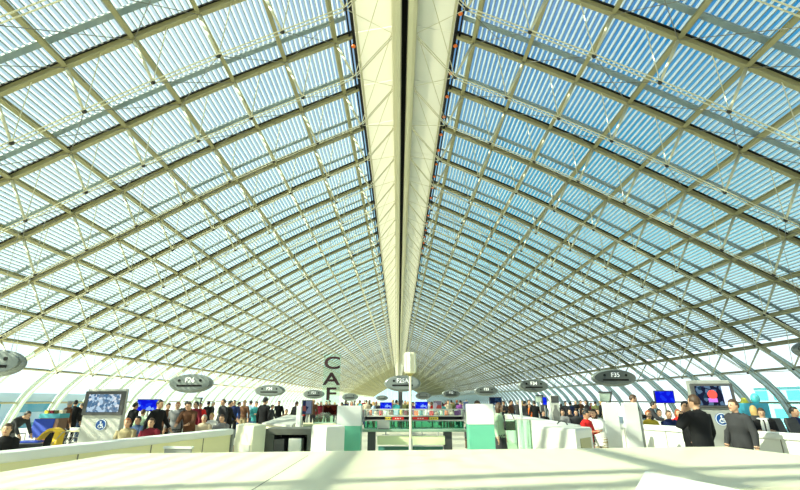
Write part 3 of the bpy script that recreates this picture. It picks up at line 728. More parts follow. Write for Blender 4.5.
# ------------------------------------------------------------------ information totems
SCR_L = screen_mat('totem_screen_left', [(0, (.10, .22, .38)), (.35, (.55, .75, .92)), (.55, (.20, .30, .42)), (.75, (.85, .92, .98))], 16, .9, 2.1)
SCR_R = screen_mat('totem_screen_right', [(0, (.015, .02, .05)), (.5, (.02, .06, .10)), (.62, (.12, .22, .35)), (.8, (.05, .05, .15))], 14, .9, 5.)
def totem(px0, px1, ytop, Y, rz, tilt, body, scr, label, logo, scrw, extra):
    w = (fx(px1, Y, 2) - fx(px0, Y, 2)); cx = (fx(px1, Y, 2) + fx(px0, Y, 2)) / 2; z = at((px0 + px1) / 2, ytop, Y).z
    t = thing('information_totem', label, 'information totem', (cx, Y, 0), rz)
    k = math.tan(tilt); M = lambda zz: k * zz
    pr = [(-.14, 0), (M(z) - .14, z), (M(z) + .06, z), (.26, 0)]
    MB().yz(pr, -w / 2, w / 2).build('body', body, t, bev=.015)
    zs = z - .30 * w - .08; R = Matrix.Rotation(-tilt, 3, 'X'); sh = w * .62
    MB().box((0, M(zs) - .16, zs), (w * 1.04, .07, sh), M=R).build('bezel', DARK, t, bev=.012)
    s = MB().box((scrw[2], M(zs) - .20, zs), (w * scrw[0], .012, sh * scrw[1]), M=R).build('screen', scr, t)
    if extra:
        MB().path([(-.04 * w, M(zs) - .215, zs + .02), (-.04 * w, M(zs) - .209, zs + .02)], w * .115, 22).build('red_motif', mat('screen_red', (.85, .05, .04), .5, emit=.6), s)
        MB().box((-.05 * w, M(zs) - .214, zs - w * .12), (w * .22, .008, w * .10), M=R).build('violet_motif', mat('screen_violet', (.35, .10, .55), .5, emit=.6), s)
        MB().box((w * .32, M(zs) - .212, zs), (w * .2, .008, sh * .78), M=R).build('pale_column', mat('screen_pale', (.45, .50, .75), .5, emit=.7), s)
    lx, lz, lr = logo; y = M(lz) - .145
    lg = MB().path([(lx, y - .012, lz), (lx, y + .01, lz)], lr, 28).build('logo_disc', BLUEL, t)
    ring = MB(); m = 28
    for i in range(m):
        a0, a1 = 2 * PI * i / m, 2 * PI * (i + 1) / m
        q = [(lx + r_ * math.cos(a_), lz + r_ * math.sin(a_)) for r_, a_ in ((lr * .86, a0), (lr * .97, a0), (lr * .97, a1), (lr * .86, a1))]
        ring.xz(q, y - .018, y - .012)
    ring.build('ring', LOGOW, lg)
    fig = MB(); fig.path([(lx - lr * .05, y - .02, lz + lr * .48), (lx - lr * .05, y - .013, lz + lr * .48)], lr * .15, 12)
    for p0, p1 in (((-.05, .3), (0, -.1)), ((0, -.1), (.35, -.12)), ((.35, -.12), (.5, -.5)), ((0, .12), (.38, .1)), ((-.15, .1), (-.45, -.3)), ((-.45, -.3), (-.1, -.55)), ((-.1, -.55), (.25, -.4))):
        fig.tube((lx + lr * p0[0], y - .017, lz + lr * p0[1]), (lx + lr * p1[0], y - .017, lz + lr * p1[1]), lr * .085, None, 6)
    fig.build('emblem', LOGOW, lg)
    return t
totem(90, 126, 389, 15.0, math.radians(6), .03, GREYL, SCR_L, 'pale grey information totem with lit screen on the left', (.02, 1.09, .165), (.82, .74, 0), False)
totem(694, 731, 380, 10.2, math.radians(-10), .10, GREYP, SCR_R, 'dark grey information totem with red screen motif on the right', (.06, 1.42, .125), (.86, .80, 0), True)
# ------------------------------------------------------------------ screens, posters, posts
def monitor(px0, px1, y0, y1, Y, label, scr, rz=0, name='monitor', cat='screen', feet=True, fr=DARK, d=.08, b=.03):
    p, q = at(px0, y0, Y), at(px1, y1, Y); w, h = q.x - p.x, p.z - q.z
    t = thing(name, label, cat, ((p.x + q.x) / 2, Y, 0), rz); zc = (p.z + q.z) / 2
    MB().box((0, 0, zc), (w, d, h)).build('housing', fr, t, bev=.008)
    MB().box((0, -d / 2 - .004, zc), (w - 2 * b, .01, h - 2 * b)).build('screen', scr, t)
    MB().tube((0, d * .4, 0), (0, d * .4, q.z + .01), .035, .035, 10).build('post', GREYP, t)
    MB().path([(0, d * .4, 0), (0, d * .4, .02)], .2, 20).build('base', GREYP, t)
    return t
monitor(138, 159, 399, 411.5, 19, 'blue screen behind the man in black sweater', BLUESCR)
monitor(653.5, 675, 390.5, 403.5, 18.8, 'blue screen on a post left of the right totem', BLUESCR, math.radians(-4))
monitor(380, 392, 402.2, 410, 27, 'blue screen behind the food display, left of the lantern pole', BLUESCR, fr=mat('blue_case', (.02, .03, .3), .5))
monitor(415, 428, 401.6, 410.4, 27, 'blue screen behind the food display, right of the lantern pole', BLUESCR, fr=MATS['blue_case'])
monitor(542, 547, 397, 405, 24.6, 'small upright blue screen under the F34 sign', BLUESCR, b=.015)
POST = screen_mat('advert_print', [(0, (.03, .05, .12)), (.4, (.25, .32, .45)), (.6, (.35, .12, .10)), (.8, (.55, .55, .5))], 6, .55, 3)
POST2 = screen_mat('brown_print', [(0, (.03, .008, .006)), (.5, (.10, .02, .012)), (.75, (.16, .06, .02)), (.9, (.3, .12, .05))], 7, .45, 8)
monitor(489, 502, 397, 405.5, 25, 'dark departures screen behind the woman with bag', screen_mat('dark_screen', [(0, (.01, .02, .05)), (.6, (.03, .08, .16)), (.85, (.2, .3, .4))], 12, .7, 4))
monitor(302.5, 312, 400, 414.5, 17, 'colourful advert board left of the hanging letters', POST, name='advert_board', cat='advert board')
monitor(433, 442, 400.5, 411, 26, 'red and grey advert board right of the blue screens', screen_mat('advert_red', [(0, (.25, .25, .3)), (.5, (.5, .12, .1)), (.7, (.6, .6, .62))], 5, .6, 6), name='advert_board', cat='advert board', fr=GREYP)
monitor(462.5, 469, 401, 410, 26, 'blue grey advert board just left of the right pillar', screen_mat('advert_blue', [(0, (.15, .22, .38)), (.5, (.3, .4, .6)), (.8, (.5, .55, .65))], 5, .6, 9), name='advert_board', cat='advert board', fr=GREYP)
# grey totem with a printed figure
Y = 18.5; p, q = at(550, 395.5, Y), at(560, 418, Y)
t = thing('display_totem', 'upright grey display totem right of the small blue screen', 'display totem', ((p.x + q.x) / 2, Y, 0))
MB().box((0, 0, p.z / 2), (q.x - p.x, .12, p.z)).build('body', GREYL, t, bev=.01); MB().box((0, -.065, p.z - .14), (q.x - p.x, .01, .24)).build('header', DARK, t)
MB().xz([(-.1, 1.0), (.1, 1.0), (.13, 1.35), (.05, 1.5), (.05, 1.62), (-.05, 1.62), (-.05, 1.5), (-.13, 1.35)], -.07, -.06).build('printed_figure', mat('print_grey', (.20, .20, .19), .6), t)
MB().box((-(q.x - p.x) / 2 - .06, 0, p.z / 2 - .1), (.07, .1, p.z - .2)).build('side_post', WHITE2, t)
def post(px, y, Y, w, label, m=WHITE2, rz=0, name='white_post', d=.1, side=None):
    z = at(px, y, Y).z; t = thing(name, label, 'post', (fx(px, Y, z), Y, 0), rz)
    MB().box((0, 0, z / 2), (w, d, z)).build('shaft', m, t, bev=.008)
    if side: MB().box((w / 2 + .04, .03, z / 2 - .1), (.08, d, z - .2)).build('side_panel', side, t)
    MB().box((0, 0, .01), (w + .08, d + .08, .02)).build('base', GREYP, t)
post(299.5, 406, 11.5, .11, 'slim white post right of the long cream counter')
post(520, 400, 18, .07, 'slim white post standing under the F34 sign')
post(609, 402.5, 13.6, .40, 'tall plain white board between the red-jacketed person and the suited man', name='white_board')
post(629, 402.5, 12.7, .38, 'tall white board with grey side directly in front of the suited man', name='white_board', side=GREYP)
post(400.3, 388, 33, .28, 'dark slim post standing below the F25A sign', m=DARK, name='dark_post')
def slanted(px, y0, y1, w, Y, label):
    p = at(px, y0, Y); h = p.z - at(px, y1, Y).z; k = Y * .97 / FPX; w *= k
    t = thing('slanted_sign', label, 'sign panel', (p.x, Y, 0)); z0 = p.z - h
    MB().xz([(-w / 2, z0 + h * .1), (w * .2, z0 + h * .1), (w / 2, p.z), (-w / 2, p.z)][::1], -.03, .03).build('panel', mat('pale_green_panel', (.50, .60, .50), .5), t)
    MB().box((0, -.01, p.z - h * .06), (w * 1.04, .1, h * .12)).build('top_bar', DARK, t)
    MB().xz([(w * .2, z0), (w * .32, z0), (w * .56, p.z), (w * .42, p.z)], -.05, .04).build('edge_bar', DARK, t)
    MB().tube((0, 0, 0), (0, 0, z0 + h * .12), .03, .03, 8).build('post', GREYP, t)
slanted(199, 397.5, 403.5, 7, 24, 'small slanted sign panel under the F26 sign')
slanted(605, 391.5, 402.5, 12, 19, 'slanted sign panel with dark edge under the F35 sign')
slanted(539, 395, 403, 7, 26, 'small slanted sign panel under the F34 sign')
# ------------------------------------------------------------------ cafe sign, lantern
Y = 13; c = at(330.5, 403.5, Y); top = at(330.5, 354, Y).z; k = Y * .97 / FPX
t = thing('cafe_sign', 'tall glass sign with stacked dark letters C A F', 'sign', (c.x, Y, 0))
MB().box((0, 0, (top + c.z) / 2), (17 * k, .02, top - c.z)).build('glass_panel', glass('sign_glass', (.86, .97, .93), .03), t)
for ch, py in (('C', 363.5), ('A', 379.5), ('F', 394.5)):
    z = at(330.5, py, Y).z; o = letters(ch, 16.5 * k, .008, 'letter', MAROON, t, (0, -.022, z), 1.45, bold=.009)
p, q = at(323, 404.5, Y), at(337.5, 415.5, Y)
MB().box((0, 0, (p.z + q.z) / 2), (q.x - p.x, .1, p.z - q.z)).build('housing', mat('brown_case', (.05, .015, .012), .5), t, bev=.006)
MB().box((0, -.055, (p.z + q.z) / 2), (q.x - p.x - .06, .01, p.z - q.z - .06)).build('picture', POST2, t)
for s in (-1, 1): MB().tube((s * 6 * k, 0, 0), (s * 6 * k, 0, q.z + .02), .02, .02, 8).build('leg', GREYP, t)
Y = 9.2; z0, z1 = at(410.5, 374.5, Y).z, at(410.5, 352.5, Y).z; x = fx(410.3, Y, 2)
t = thing('lantern_pole', 'slim cream pole with faceted lantern box in the centre', 'lamp post', (x, Y, 0))
MB().path([(0, 0, 0), (0, 0, z0 + .01)], .025, 12).build('pole', RIDGEB, t, smooth=True)
MB().path([(0, 0, 0), (0, 0, .03)], .16, 20).build('base', RIDGEB, t); MB().path([(0, 0, .9), (0, 0, 1.12)], .035, 12).build('collar', GREYL, t)
MB().path([(0, 0, z0 - .03), (0, 0, z0 + .02)], [.03, .085], 8).build('socket', mat('gilt', (.45, .36, .12), .35, metal=.5), t)
MB().path([(0, 0, z0 + .02), (0, 0, z0 + .05), (0, 0, z1 - .03), (0, 0, z1)], [.095, .115, .115, .095], 8).build('lantern', mat('lantern_cream', (.80, .77, .56), .5), t)
lx = MB()
for i in range(8):
    a0 = 2 * PI * i / 8; lx.tube((.117 * math.cos(a0), .117 * math.sin(a0), z0 + .05), (.117 * math.cos(a0), .117 * math.sin(a0), z1 - .03), .007, None, 6)
lx.build('lantern_frame', GREYL, t)
# ------------------------------------------------------------------ white and green pillars, cabinets
GREENP = mat('mint_panel', (.16, .56, .38), .3, noise=.05, scale=3)
def pillar(px0, px1, y0, y1, Y, label):
    x0, x1 = fx(px0, Y, 1.5), fx(px1, Y, 1.5); zt, zm = at(px0, y0, Y).z, at(px0, y1, Y).z
    t = thing('cafe_pillar', label, 'pillar', ((x0 + x1) / 2, Y + .2, 0)); w = x1 - x0
    MB().box((0, 0, (zt + zm) / 2), (w, .4, zt - zm)).build('white_head', WHITE2, t, bev=.006)
    MB().box((0, 0, zm / 2), (w * .985, .385, zm)).build('mint_base', GREENP, t, bev=.004)
pillar(337, 361, 405.8, 426, 9.8, 'white and mint green pillar left of the food display')
pillar(468.3, 494, 404, 424.6, 9.4, 'white and mint green pillar right of the food display')
def pp(px, Y, z=1.2): return (fx(px, Y, z), Y)
def cabinet(name, label, pts, zt, m, cat='cabinet', bev=.03, rec=None, recm=None, base=None):
    ox, oy = pts[0]; t = thing(name, label, cat, (ox, oy, 0))
    P = [(a - ox, b - oy) for a, b in pts]
    MB().prism(P, .06, zt).build('body', m, t, bev=bev)
    cx, cy = sum(p[0] for p in P) / len(P), sum(p[1] for p in P) / len(P)
    MB().prism([(cx + (a - cx) * .94, cy + (b - cy) * .94) for a, b in P], 0, .06).build('plinth', base or DARK, t)
    if rec:
        i, u0, u1, z0, z1 = rec; a, b = Vector((*P[i], 0)), Vector((*P[(i + 1) % len(P)], 0)); d = (b - a); nn = Vector((d.y, -d.x, 0)).normalized()
        p0, p1 = a + d * u0, a + d * u1
        MB().prism([(v.x, v.y) for v in (p0 + nn * .012, p0 - nn * .01, p1 - nn * .01, p1 + nn * .012)][::-1], z0, z1).build('panel', recm, t)
    return t
zt = at(326, 426.5, 8.9).z
cabinet('counter_end', 'white angular counter block in front of the left white and green pillar', [pp(311, 9.5), pp(326, 8.8), pp(345, 9.2), pp(337, 9.7)], zt, WHITE)
cabinet('low_cabinet', 'low cream cabinet with grey front opening beside the timber floor gap', [pp(235.5, 10), pp(253, 9.5), pp(266, 10), pp(247, 10.9)], at(250, 424.5, 10).z, ISLE, rec=(0, .40, .92, .12, .98), recm=GREYL)
# dark frame cabinet
Y = 10.3; x0, x1 = fx(266, Y), fx(311, Y); zt = at(288, 428.5, Y).z; w = x1 - x0
t = thing('dark_cabinet', 'charcoal open cabinet with a white bin inside, left of the white block', 'cabinet', ((x0 + x1) / 2, Y, 0))
CH = mat('charcoal_cabinet', (.10, .105, .09), .5, noise=.06, scale=4)
MB().box((0, .3, zt - .06), (w, .7, .12)).build('top', CH, t, bev=.006)
MB().box((-w * .40, .3, (zt - .12) / 2), (w * .2, .7, zt - .12)).build('side_panel', CH, t); MB().box((w / 2 - .03, .3, (zt - .12) / 2), (.06, .7, zt - .12)).build('side_panel', CH, t)
MB().box((w * .1, .62, (zt - .12) / 2), (w * .78, .05, zt - .12)).build('back_panel', BLACK, t)
MB().box((-w * .18, .2, (zt - .2) / 2), (w * .22, .5, zt - .2)).build('inner_case', DARK, t)
MB().box((w * .17, .12, (zt - .18) / 2), (w * .28, .35, zt - .2)).build('white_bin', WHITE, t, bev=.01)
def counter(name, label, pts, zt, m, topm, cat='counter'):
    ox, oy = pts[0]; t = thing(name, label, cat, (ox, oy, 0)); P = [(a - ox, b - oy) for a, b in pts]
    cx, cy = sum(p[0] for p in P) / 4, sum(p[1] for p in P) / 4
    MB().prism(P, zt - .05, zt).build('worktop', topm, t, bev=.01)
    MB().prism([(cx + (a - cx) * .97, cy + (b - cy) * .97) for a, b in P], 0, zt - .05).build('front', m, t)
    return t
counter('long_counter', 'long cream counter running back from the low cream cabinet', [pp(262, 14.5), pp(292, 13), pp(303, 21), pp(288, 23)], 1.16, ISLE, GREYL)
counter('service_counter', 'cream service counter behind the white angular block', [pp(303, 11.6), pp(336, 11.6), pp(336, 12.3), pp(303, 12.3)], at(320, 424, 11.6).z, mat('pale_mint', (.55, .66, .48), .5), CREAM)
t = thing('glass_hood', 'pale green curved glass hood on the cream service counter', 'glass hood', (fx(324, 11.9), 11.95, at(320, 424, 11.6).z))
hp = [(.24 * math.cos(PI * i / 12), .25 * math.sin(PI * i / 12)) for i in range(13)]
MB().xz(hp, -.2, .2).build('glass', PALEG, t); MB().box((0, 0, .008), (.5, .42, .016)).build('rim', GREYL, t)
desk = counter('check_desk', 'long white desk running back under the F34 sign', [pp(504, 25), pp(556, 13.4), pp(580, 14.0), pp(511, 25.5)], 1.13, WHITE, WHITE2)
hx, hy = pp(562, 13.9); ox, oy = pp(504, 25)
MB().path([(hx - ox - .14 * math.cos(PI * i / 10), hy - oy, 1.13 + .11 * math.sin(PI * i / 10)) for i in range(11)], .02, 8).build('hoop_handle', DARK, desk)
cabinet('white_counter', 'glossy white counter with yellow grey end opening left of the red-jacketed person', [pp(533, 11.6), pp(575, 10.4), pp(592, 11.2), pp(556, 12.6)], at(560, 427.5, 11).z, WHITE, 'counter', .05, (1, .22, .82, .1, 1.02), mat('yellow_grey_panel', (.42, .40, .20), .5))
for i, (xa, xb, lab) in enumerate(((506, 517, 'left pane of the pale green glass balustrade beside the woman in skirt'), (518.5, 531, 'right pane of the pale green glass balustrade beside the white counter'))):
    Y = 12.2; x0, x1 = fx(xa, Y), fx(xb, Y); z = at(515, 419.5, Y).z
    t = thing('glass_balustrade', lab, 'glass balustrade', ((x0 + x1) / 2, Y, 0))
    MB().box((0, 0, z / 2 + .03), (x1 - x0, .02, z - .06)).build('pane', PALEG, t)
    MB().box((0, 0, z), (x1 - x0 + .01, .05, .03)).build('top_rail', GREYL, t)
    MB().box((0, 0, .03), (x1 - x0 + .01, .06, .06)).build('shoe_rail', GREYP, t)
    MB().box(((x1 - x0) / 2 - .02, 0, z / 2), (.03, .035, z)).build('upright', mat('green_upright', (.2, .33, .22), .4), t)
# ------------------------------------------------------------------ food display
Y = 10.4; x0, x1 = fx(362.5, Y), fx(466.5, Y); w = x1 - x0; cx = (x0 + x1) / 2
zw = at(415, 429, Y).z; zs = at(415, 421.5, Y).z; zb = at(415, 417, Y).z; zt = at(415, 410, Y).z
fd = thing('food_display', 'wide glass food display with green worktop in the centre', 'display counter', (cx, Y, 0))
TEAL = mat('teal_panel', (.09, .30, .25), .4)
MB().box((0, .28, zw - .025), (w, .75, .05)).build('worktop', mat('green_worktop', (.30, .44, .33), .15), fd, bev=.008)
for px in (371.5, 448): MB().box((fx(px, Y) - cx, .15, (zw - .05) / 2), (.16, .3, zw - .05)).build('leg', DARK, fd, bev=.006)
MB().box((fx(411, Y) - cx, .0, (at(411, 436.5, Y).z + at(411, 444, Y).z) / 2), (fx(444, Y) - fx(377, Y), .06, .17)).build('lit_panel', mat('lit_cream', (.80, .86, .52), .5), fd)
MB().box((fx(411, Y) - cx, .5, .42), (fx(444, Y) - fx(377, Y), .06, .84)).build('lower_panel', TEAL, fd)
MB().box((0, .42, (zw + zs) / 2), (w * .98, .40, zs - zw)).build('glass_case', GREENG, fd)
MB().box((0, .42, zs + .012), (w, .5, .024)).build('shelf', GREYP, fd)
MB().box((0, .62, (zb + zs) / 2 + .01), (w, .08, zb - zs)).build('riser', DARK, fd)
MB().box((0, .46, zb + .010), (w, .42, .02)).build('top_shelf', GREYL, fd)
MB().box((0, .25, (zt + zb) / 2 + .02), (w, .012, zt - zb - .03)).build('sneeze_guard', CLEARG, fd)
MB().box((0, .25, zt + .01), (w, .03, .02)).build('guard_rail', GREYL, fd)
for s in (-1, 1): MB().box((s * w * .495, .42, (zt + zs) / 2), (.03, .4, zt - zs)).build('end_post', GREYM, fd)
RED = mat('red_card', (.78, .015, .01), .5); YEL = mat('yellow_card', (.85, .62, .05), .5)
for xa, xb, m, lab in ((385, 391.5, YEL, 'yellow price board on the food display, left of the red boards'), (392, 404, RED, 'left red price board on the food display, left of the lantern pole'), (412.5, 428.5, RED, 'right red price board on the food display, right of the lantern pole'), (429, 438.5, YEL, 'yellow price board on the food display, right of the red boards')):
    a, b = fx(xa, Y + .2, 1.4), fx(xb, Y + .2, 1.4); h = zb - zs - .035
    t = thing('price_board', lab, 'price board', ((a + b) / 2, Y + .205, zs + .026), 0, 'price boards on the food display')
    MB().box((0, 0, h / 2), (b - a - .01, .015, h)).build('card', m, t); MB().box((0, .02, .006), (b - a - .03, .05, .012)).build('foot', GREYL, t)
    mbk = MB()
    for j in range(3): mbk.box(((j - 1) * .05, -.009, h * .5), (.028, .004, h * .3))
    mbk.build('print', WHITE2 if m is RED else DARK, t)
ITEMS = [('orange', 'bottle'), ('beige', 'cake'), ('red', 'jar'), ('white', 'cup'), ('brown', 'loaf'), ('pale blue', 'box'), ('yellow', 'bottle'), ('maroon', 'jar'), ('brown', 'cake'), ('orange', 'box'), ('teal', 'jar'), ('white', 'bottle'), ('red', 'box'), ('khaki', 'loaf'), ('pale green', 'cup'), ('orange', 'jar'), ('beige', 'loaf'), ('purple', 'box')]
for i, (c, k) in enumerate(ITEMS):
    x = cx - w * .46 + w * .92 * (i + .5) / len(ITEMS); m = fab(c); yy = Y + .44; z = zb + .0215
    t = thing('food_' + k, '%s %s on the top shelf of the food display' % (c, k), k, (x, yy, z), 0, 'goods on the top shelf of the food display')
    if k == 'bottle':
        MB().path([(0, 0, 0), (0, 0, .09), (0, 0, .11), (0, 0, .13)], [.032, .032, .014, .014], 12).build('body', m, t, smooth=True); MB().path([(0, 0, .13), (0, 0, .14)], .016, 10).build('lid', BLACK, t)
    elif k == 'jar':
        MB().path([(0, 0, 0), (0, 0, .085), (0, 0, .1)], [.042, .042, .034], 14).build('body', m, t, smooth=True); MB().path([(0, 0, .1), (0, 0, .12)], .038, 12).build('lid', GREYM, t)
    elif k == 'cup':
        MB().path([(0, 0, 0), (0, 0, .1)], [.028, .04], 14).build('body', m, t, smooth=True); MB().path([(0, 0, .1), (0, 0, .112)], [.043, .038], 14).build('lid', DARK, t)
    elif k == 'box':
        MB().box((0, 0, .05), (.085, .07, .1)).build('carton', m, t, bev=.003); MB().box((0, 0, .102), (.086, .071, .006)).build('flap', WHITE2, t)
    elif k == 'cake':
        MB().path([(0, 0, 0), (0, 0, .012)], [.05, .05], 18).build('plate', WHITE2, t); MB().path([(0, 0, .012), (0, 0, .07), (0, 0, .08)], [.042, .042, .035], 18).build('cake', m, t, smooth=True)
    else:
        MB().ell((0, 0, .035), (.05, .035, .035), 16, 10).build('crust', m, t, smooth=True); MB().box((0, 0, .004), (.1, .07, .008)).build('board', WOODB if False else GREYL, t)
t = thing('till_screen', 'small white till on the worktop at the left of the food display', 'till', (fx(383.5, Y + .05), Y + .02, zw + .003))
MB().box((0, 0, .075), (.26, .1, .15)).build('housing', GREYL, t, bev=.01); MB().box((0, 0, .004), (.22, .13, .008)).build('foot', DARK, t)
# ------------------------------------------------------------------ bag, phone-free extras, seats
hb = at(505, 420, 12.55)
t = thing('handbag', 'dark shoulder bag hanging at the side of the woman in skirt', 'handbag', (hb.x + .14, 12.62, hb.z - .13))
MB().prism([(-.16, -.05), (.16, -.05), (.16, .05), (-.16, .05)], -.12, .10).build('body', fab('charcoal'), t, bev=.03)
MB().path([(-.13, 0, .09), (-.18, 0, .28), (-.16, .0, .42), (-.05, 0, .44), (.05, 0, .30), (.13, 0, .09)], .012, 6).build('strap', fab('black'), t)
def bench(px, Y, n, rz, m, label, w=.55, back=.86, seat=.31, group=None, name='bench'):
    t = thing(name, label, 'bench', (fx(px, Y, .7), Y, 0), rz, group)
    for i in range(n):
        x = (i - (n - 1) / 2) * w
        MB().box((x, 0, seat - .04), (w * .92, .46, .07)).build('seat', m, t, bev=.02)
        MB().box((x, .46, (back + seat) / 2 + .05), (w * .92, .06, back - seat), M=Matrix.Rotation(-.2, 3, 'X')).build('backrest', m, t, bev=.02)
    MB().box((0, .05, seat - .11), (n * w, .06, .05)).build('beam', GREYM, t)
    for s in (-1, 1):
        MB().path([(s * n * w * .4, -.2, .0), (s * n * w * .4, .05, seat - .1), (s * n * w * .4, .3, 0)], .022, 8).build('leg', GREYM, t)
        if m is BLUEF: MB().path([(s * n * w * .5, .25, seat), (s * n * w * .5, .22, seat + .22), (s * n * w * .5, -.2, seat + .22), (s * n * w * .5, -.22, seat)], .018, 8).build('armrest', GREYM, t)
BLUEF = mat('blue_upholstery', (.01, .05, .42), .55, noise=.08, scale=8); BLKF = mat('black_upholstery', (.016, .017, .02), .5)
bench(33.5, 17.6, 1, math.radians(8), BLUEF, 'bright blue bench beside the bending man', .75, 1.10, .45)
bench(3, 10.2, 2, math.radians(25), BLKF, 'black bench under the seated person at the left picture edge')
bench(137.5, 13.14, 2, 0, BLKF, 'nearer black bench under the seated people right of the left totem', .60)
bench(136.5, 14.72, 1, 0, BLKF, 'farther black bench under the seated people right of the left totem', .52)
bench(211, 16.02, 2, 0, BLKF, 'nearer black bench behind the end of the left barrier', .54)
bench(211, 18.32, 1, 0, BLKF, 'farther black bench behind the end of the left barrier', .54)
bench(286, 26.05, 1, 0, BLKF, 'black bench beyond the long cream counter', .6)
bench(544, 22.55, 1, 0, BLKF, 'black bench behind the long white desk', .5)
bench(584, 21.55, 4, 0, BLKF, 'nearer black bench row behind the red-jacketed person', .55)
bench(584, 23.05, 3, 0, BLKF, 'farther black bench row behind the red-jacketed person', .55)
bench(661, 15.95, 2, 0, BLKF, 'nearer black bench row below the right blue screen', .5)
bench(670.5, 18.10, 2, 0, BLKF, 'farther black bench row below the right blue screen', .5)
for i, px in enumerate((770, 785, 801)):
    Y = 13.2 + .1 * i; t = thing('lounge_seat', '%s black reclined lounge seat from the left beyond the right barrier' % nth(i + 1), 'lounge seat', (fx(px, Y, 1.1), Y, 0), math.radians(-12), 'black lounge seats by the right facade')
    MB().box((0, -.2, .40), (.34, .5, .10), M=Matrix.Rotation(.12, 3, 'X')).build('seat', BLKF, t, bev=.03)
    MB().box((0, .25, .86), (.34, .09, .9), M=Matrix.Rotation(-.42, 3, 'X')).build('backrest', BLKF, t, bev=.03)
    MB().box((0, .40, 1.24), (.30, .08, .18), M=Matrix.Rotation(-.42, 3, 'X')).build('headrest', BLKF, t, bev=.03)
    for s in (-1, 1):
        MB().tube((s * .17, -.4, .38), (s * .17, -.45, 0), .018, None, 8).build('leg', GREYM, t); MB().tube((s * .17, .05, .38), (s * .17, .25, 0), .018, None, 8).build('leg', GREYM, t)
# shop display, stroller, trolley at the left
Y = 19; x0, x1 = fx(45, Y), fx(64, Y); zt = at(55, 412, Y).z; w = x1 - x0
t = thing('shop_stand', 'teal topped shop stand with orange panel beyond the blue bench', 'shop stand', ((x0 + x1) / 2, Y, 0))
MB().box((0, 0, zt * .42), (w, .5, zt * .84)).build('body', mat('brown_stand', (.20, .10, .06), .6, noise=.3, scale=7), t); MB().box((0, 0, zt * .9), (w * 1.08, .56, zt * .12)).build('top', mat('teal_stand', (.05, .33, .40), .5), t, bev=.01)
MB().box((w * .08, -.26, zt * .5), (w * .4, .03, zt * .62), .0).build('orange_panel', mat('orange_card', (.80, .26, .04), .6), t)
t.location.z = 0
for j, (dx, c) in enumerate(((-.28, 'yellow'), (-.08, 'maroon'), (.1, 'olive'), (.28, 'beige'))):
    q = thing('shop_box', '%s carton standing on top of the teal shop stand' % c, 'carton', ((x0 + x1) / 2 + dx, Y, zt * .96), 0, 'cartons on the shop stand')
    MB().box((0, 0, .06), (.15, .2, .12)).build('carton', fab(c), q, bev=.004); MB().box((0, 0, .123), (.155, .205, .008)).build('lid', WHITE2, q)
YELF = mat('yellow_canopy', (.72, .46, .02), .6, noise=.1, scale=8)
def wheel(x, y, z, r, t, nm='wheel'):
    n = 24; m = MB(); m.path([(x + r * math.cos(2 * PI * i / n), y, z + r * math.sin(2 * PI * i / n)) for i in range(n + 1)], .022, 8)
    for i in range(8): m.tube((x, y, z), (x + r * math.cos(PI * i / 4), y, z + r * math.sin(PI * i / 4)), .006, None, 5)
    m.tube((x, y - .03, z), (x, y + .03, z), .03, None, 10); return m.build(nm, DARK, t)
Y = 15.6
t = thing('stroller', 'yellow hooded stroller behind the left barrier', 'stroller', (fx(54, Y, .9), Y, 0), math.radians(4)); t.scale = (.62, .62, .85)
hood = MB(); n = 10
for x_, s_ in ((-.44, .0),): pass
arc = [(-.55 + .95 * i / n, .62 + .52 * math.sin(PI * (.12 + .62 * i / n))) for i in range(n + 1)]
hood.xz(arc + [(a, b - .09) for a, b in arc[::-1]], -.28, .28); hood.build('hood', YELF, t, bev=.01)
MB().xz([(.12, .50), (.40, .50), (.44, 1.02), (.22, 1.08)], -.26, .26).build('side_panel', YELF, t, bev=.02)
MB().xz([(-.30, .45), (.12, .45), (.20, .95), (-.02, .98), (-.2, .8)], -.24, .24).build('seat', fab('black'), t, bev=.02)
MB().path([(-.5, -.25, .2), (.1, -.25, .5), (.6, -.25, 1.0), (.6, .25, 1.0), (.1, .25, .5), (-.5, .25, .2)], .018, 8).build('frame', GREYM, t)
for x_, y_ in ((-.42, -.3), (-.42, .3), (.42, -.3), (.42, .3)): wheel(x_, y_, .20, .18, t)
for x_ in (-.42, .42): MB().tube((x_, -.3, .2), (x_, .3, .2), .015, None, 8).build('axle', GREYM, t)
t = thing('luggage_trolley', 'pale wheeled trolley left of the left totem', 'trolley', (fx(76, Y + 1.2, .9), Y + 1.2, 0), math.radians(-3)); t.scale = (.62, .62, .82)
MB().box((.1, 0, .98), (.85, .5, .06)).build('deck', mat('trolley_cream', (.68, .62, .36), .5), t, bev=.01)
MB().box((.05, 0, 1.06), (.5, .4, .10)).build('load', WHITE2, t, bev=.02)
MB().path([(-.35, -.2, .35), (-.2, -.2, .95), (-.45, -.2, 1.08)], .018, 8).build('handle', GREYM, t)
for s in (-1, 1): MB().path([(-.35, s * .2, .55), (.1, s * .2, .95), (.4, s * .2, .55), (-.35, s * .2, .55)], .016, 8).build('frame', GREYM, t)
for x_, y_ in ((-.33, -.26), (-.33, .26), (.36, -.26), (.36, .26)): wheel(x_, y_, .39, .36, t)
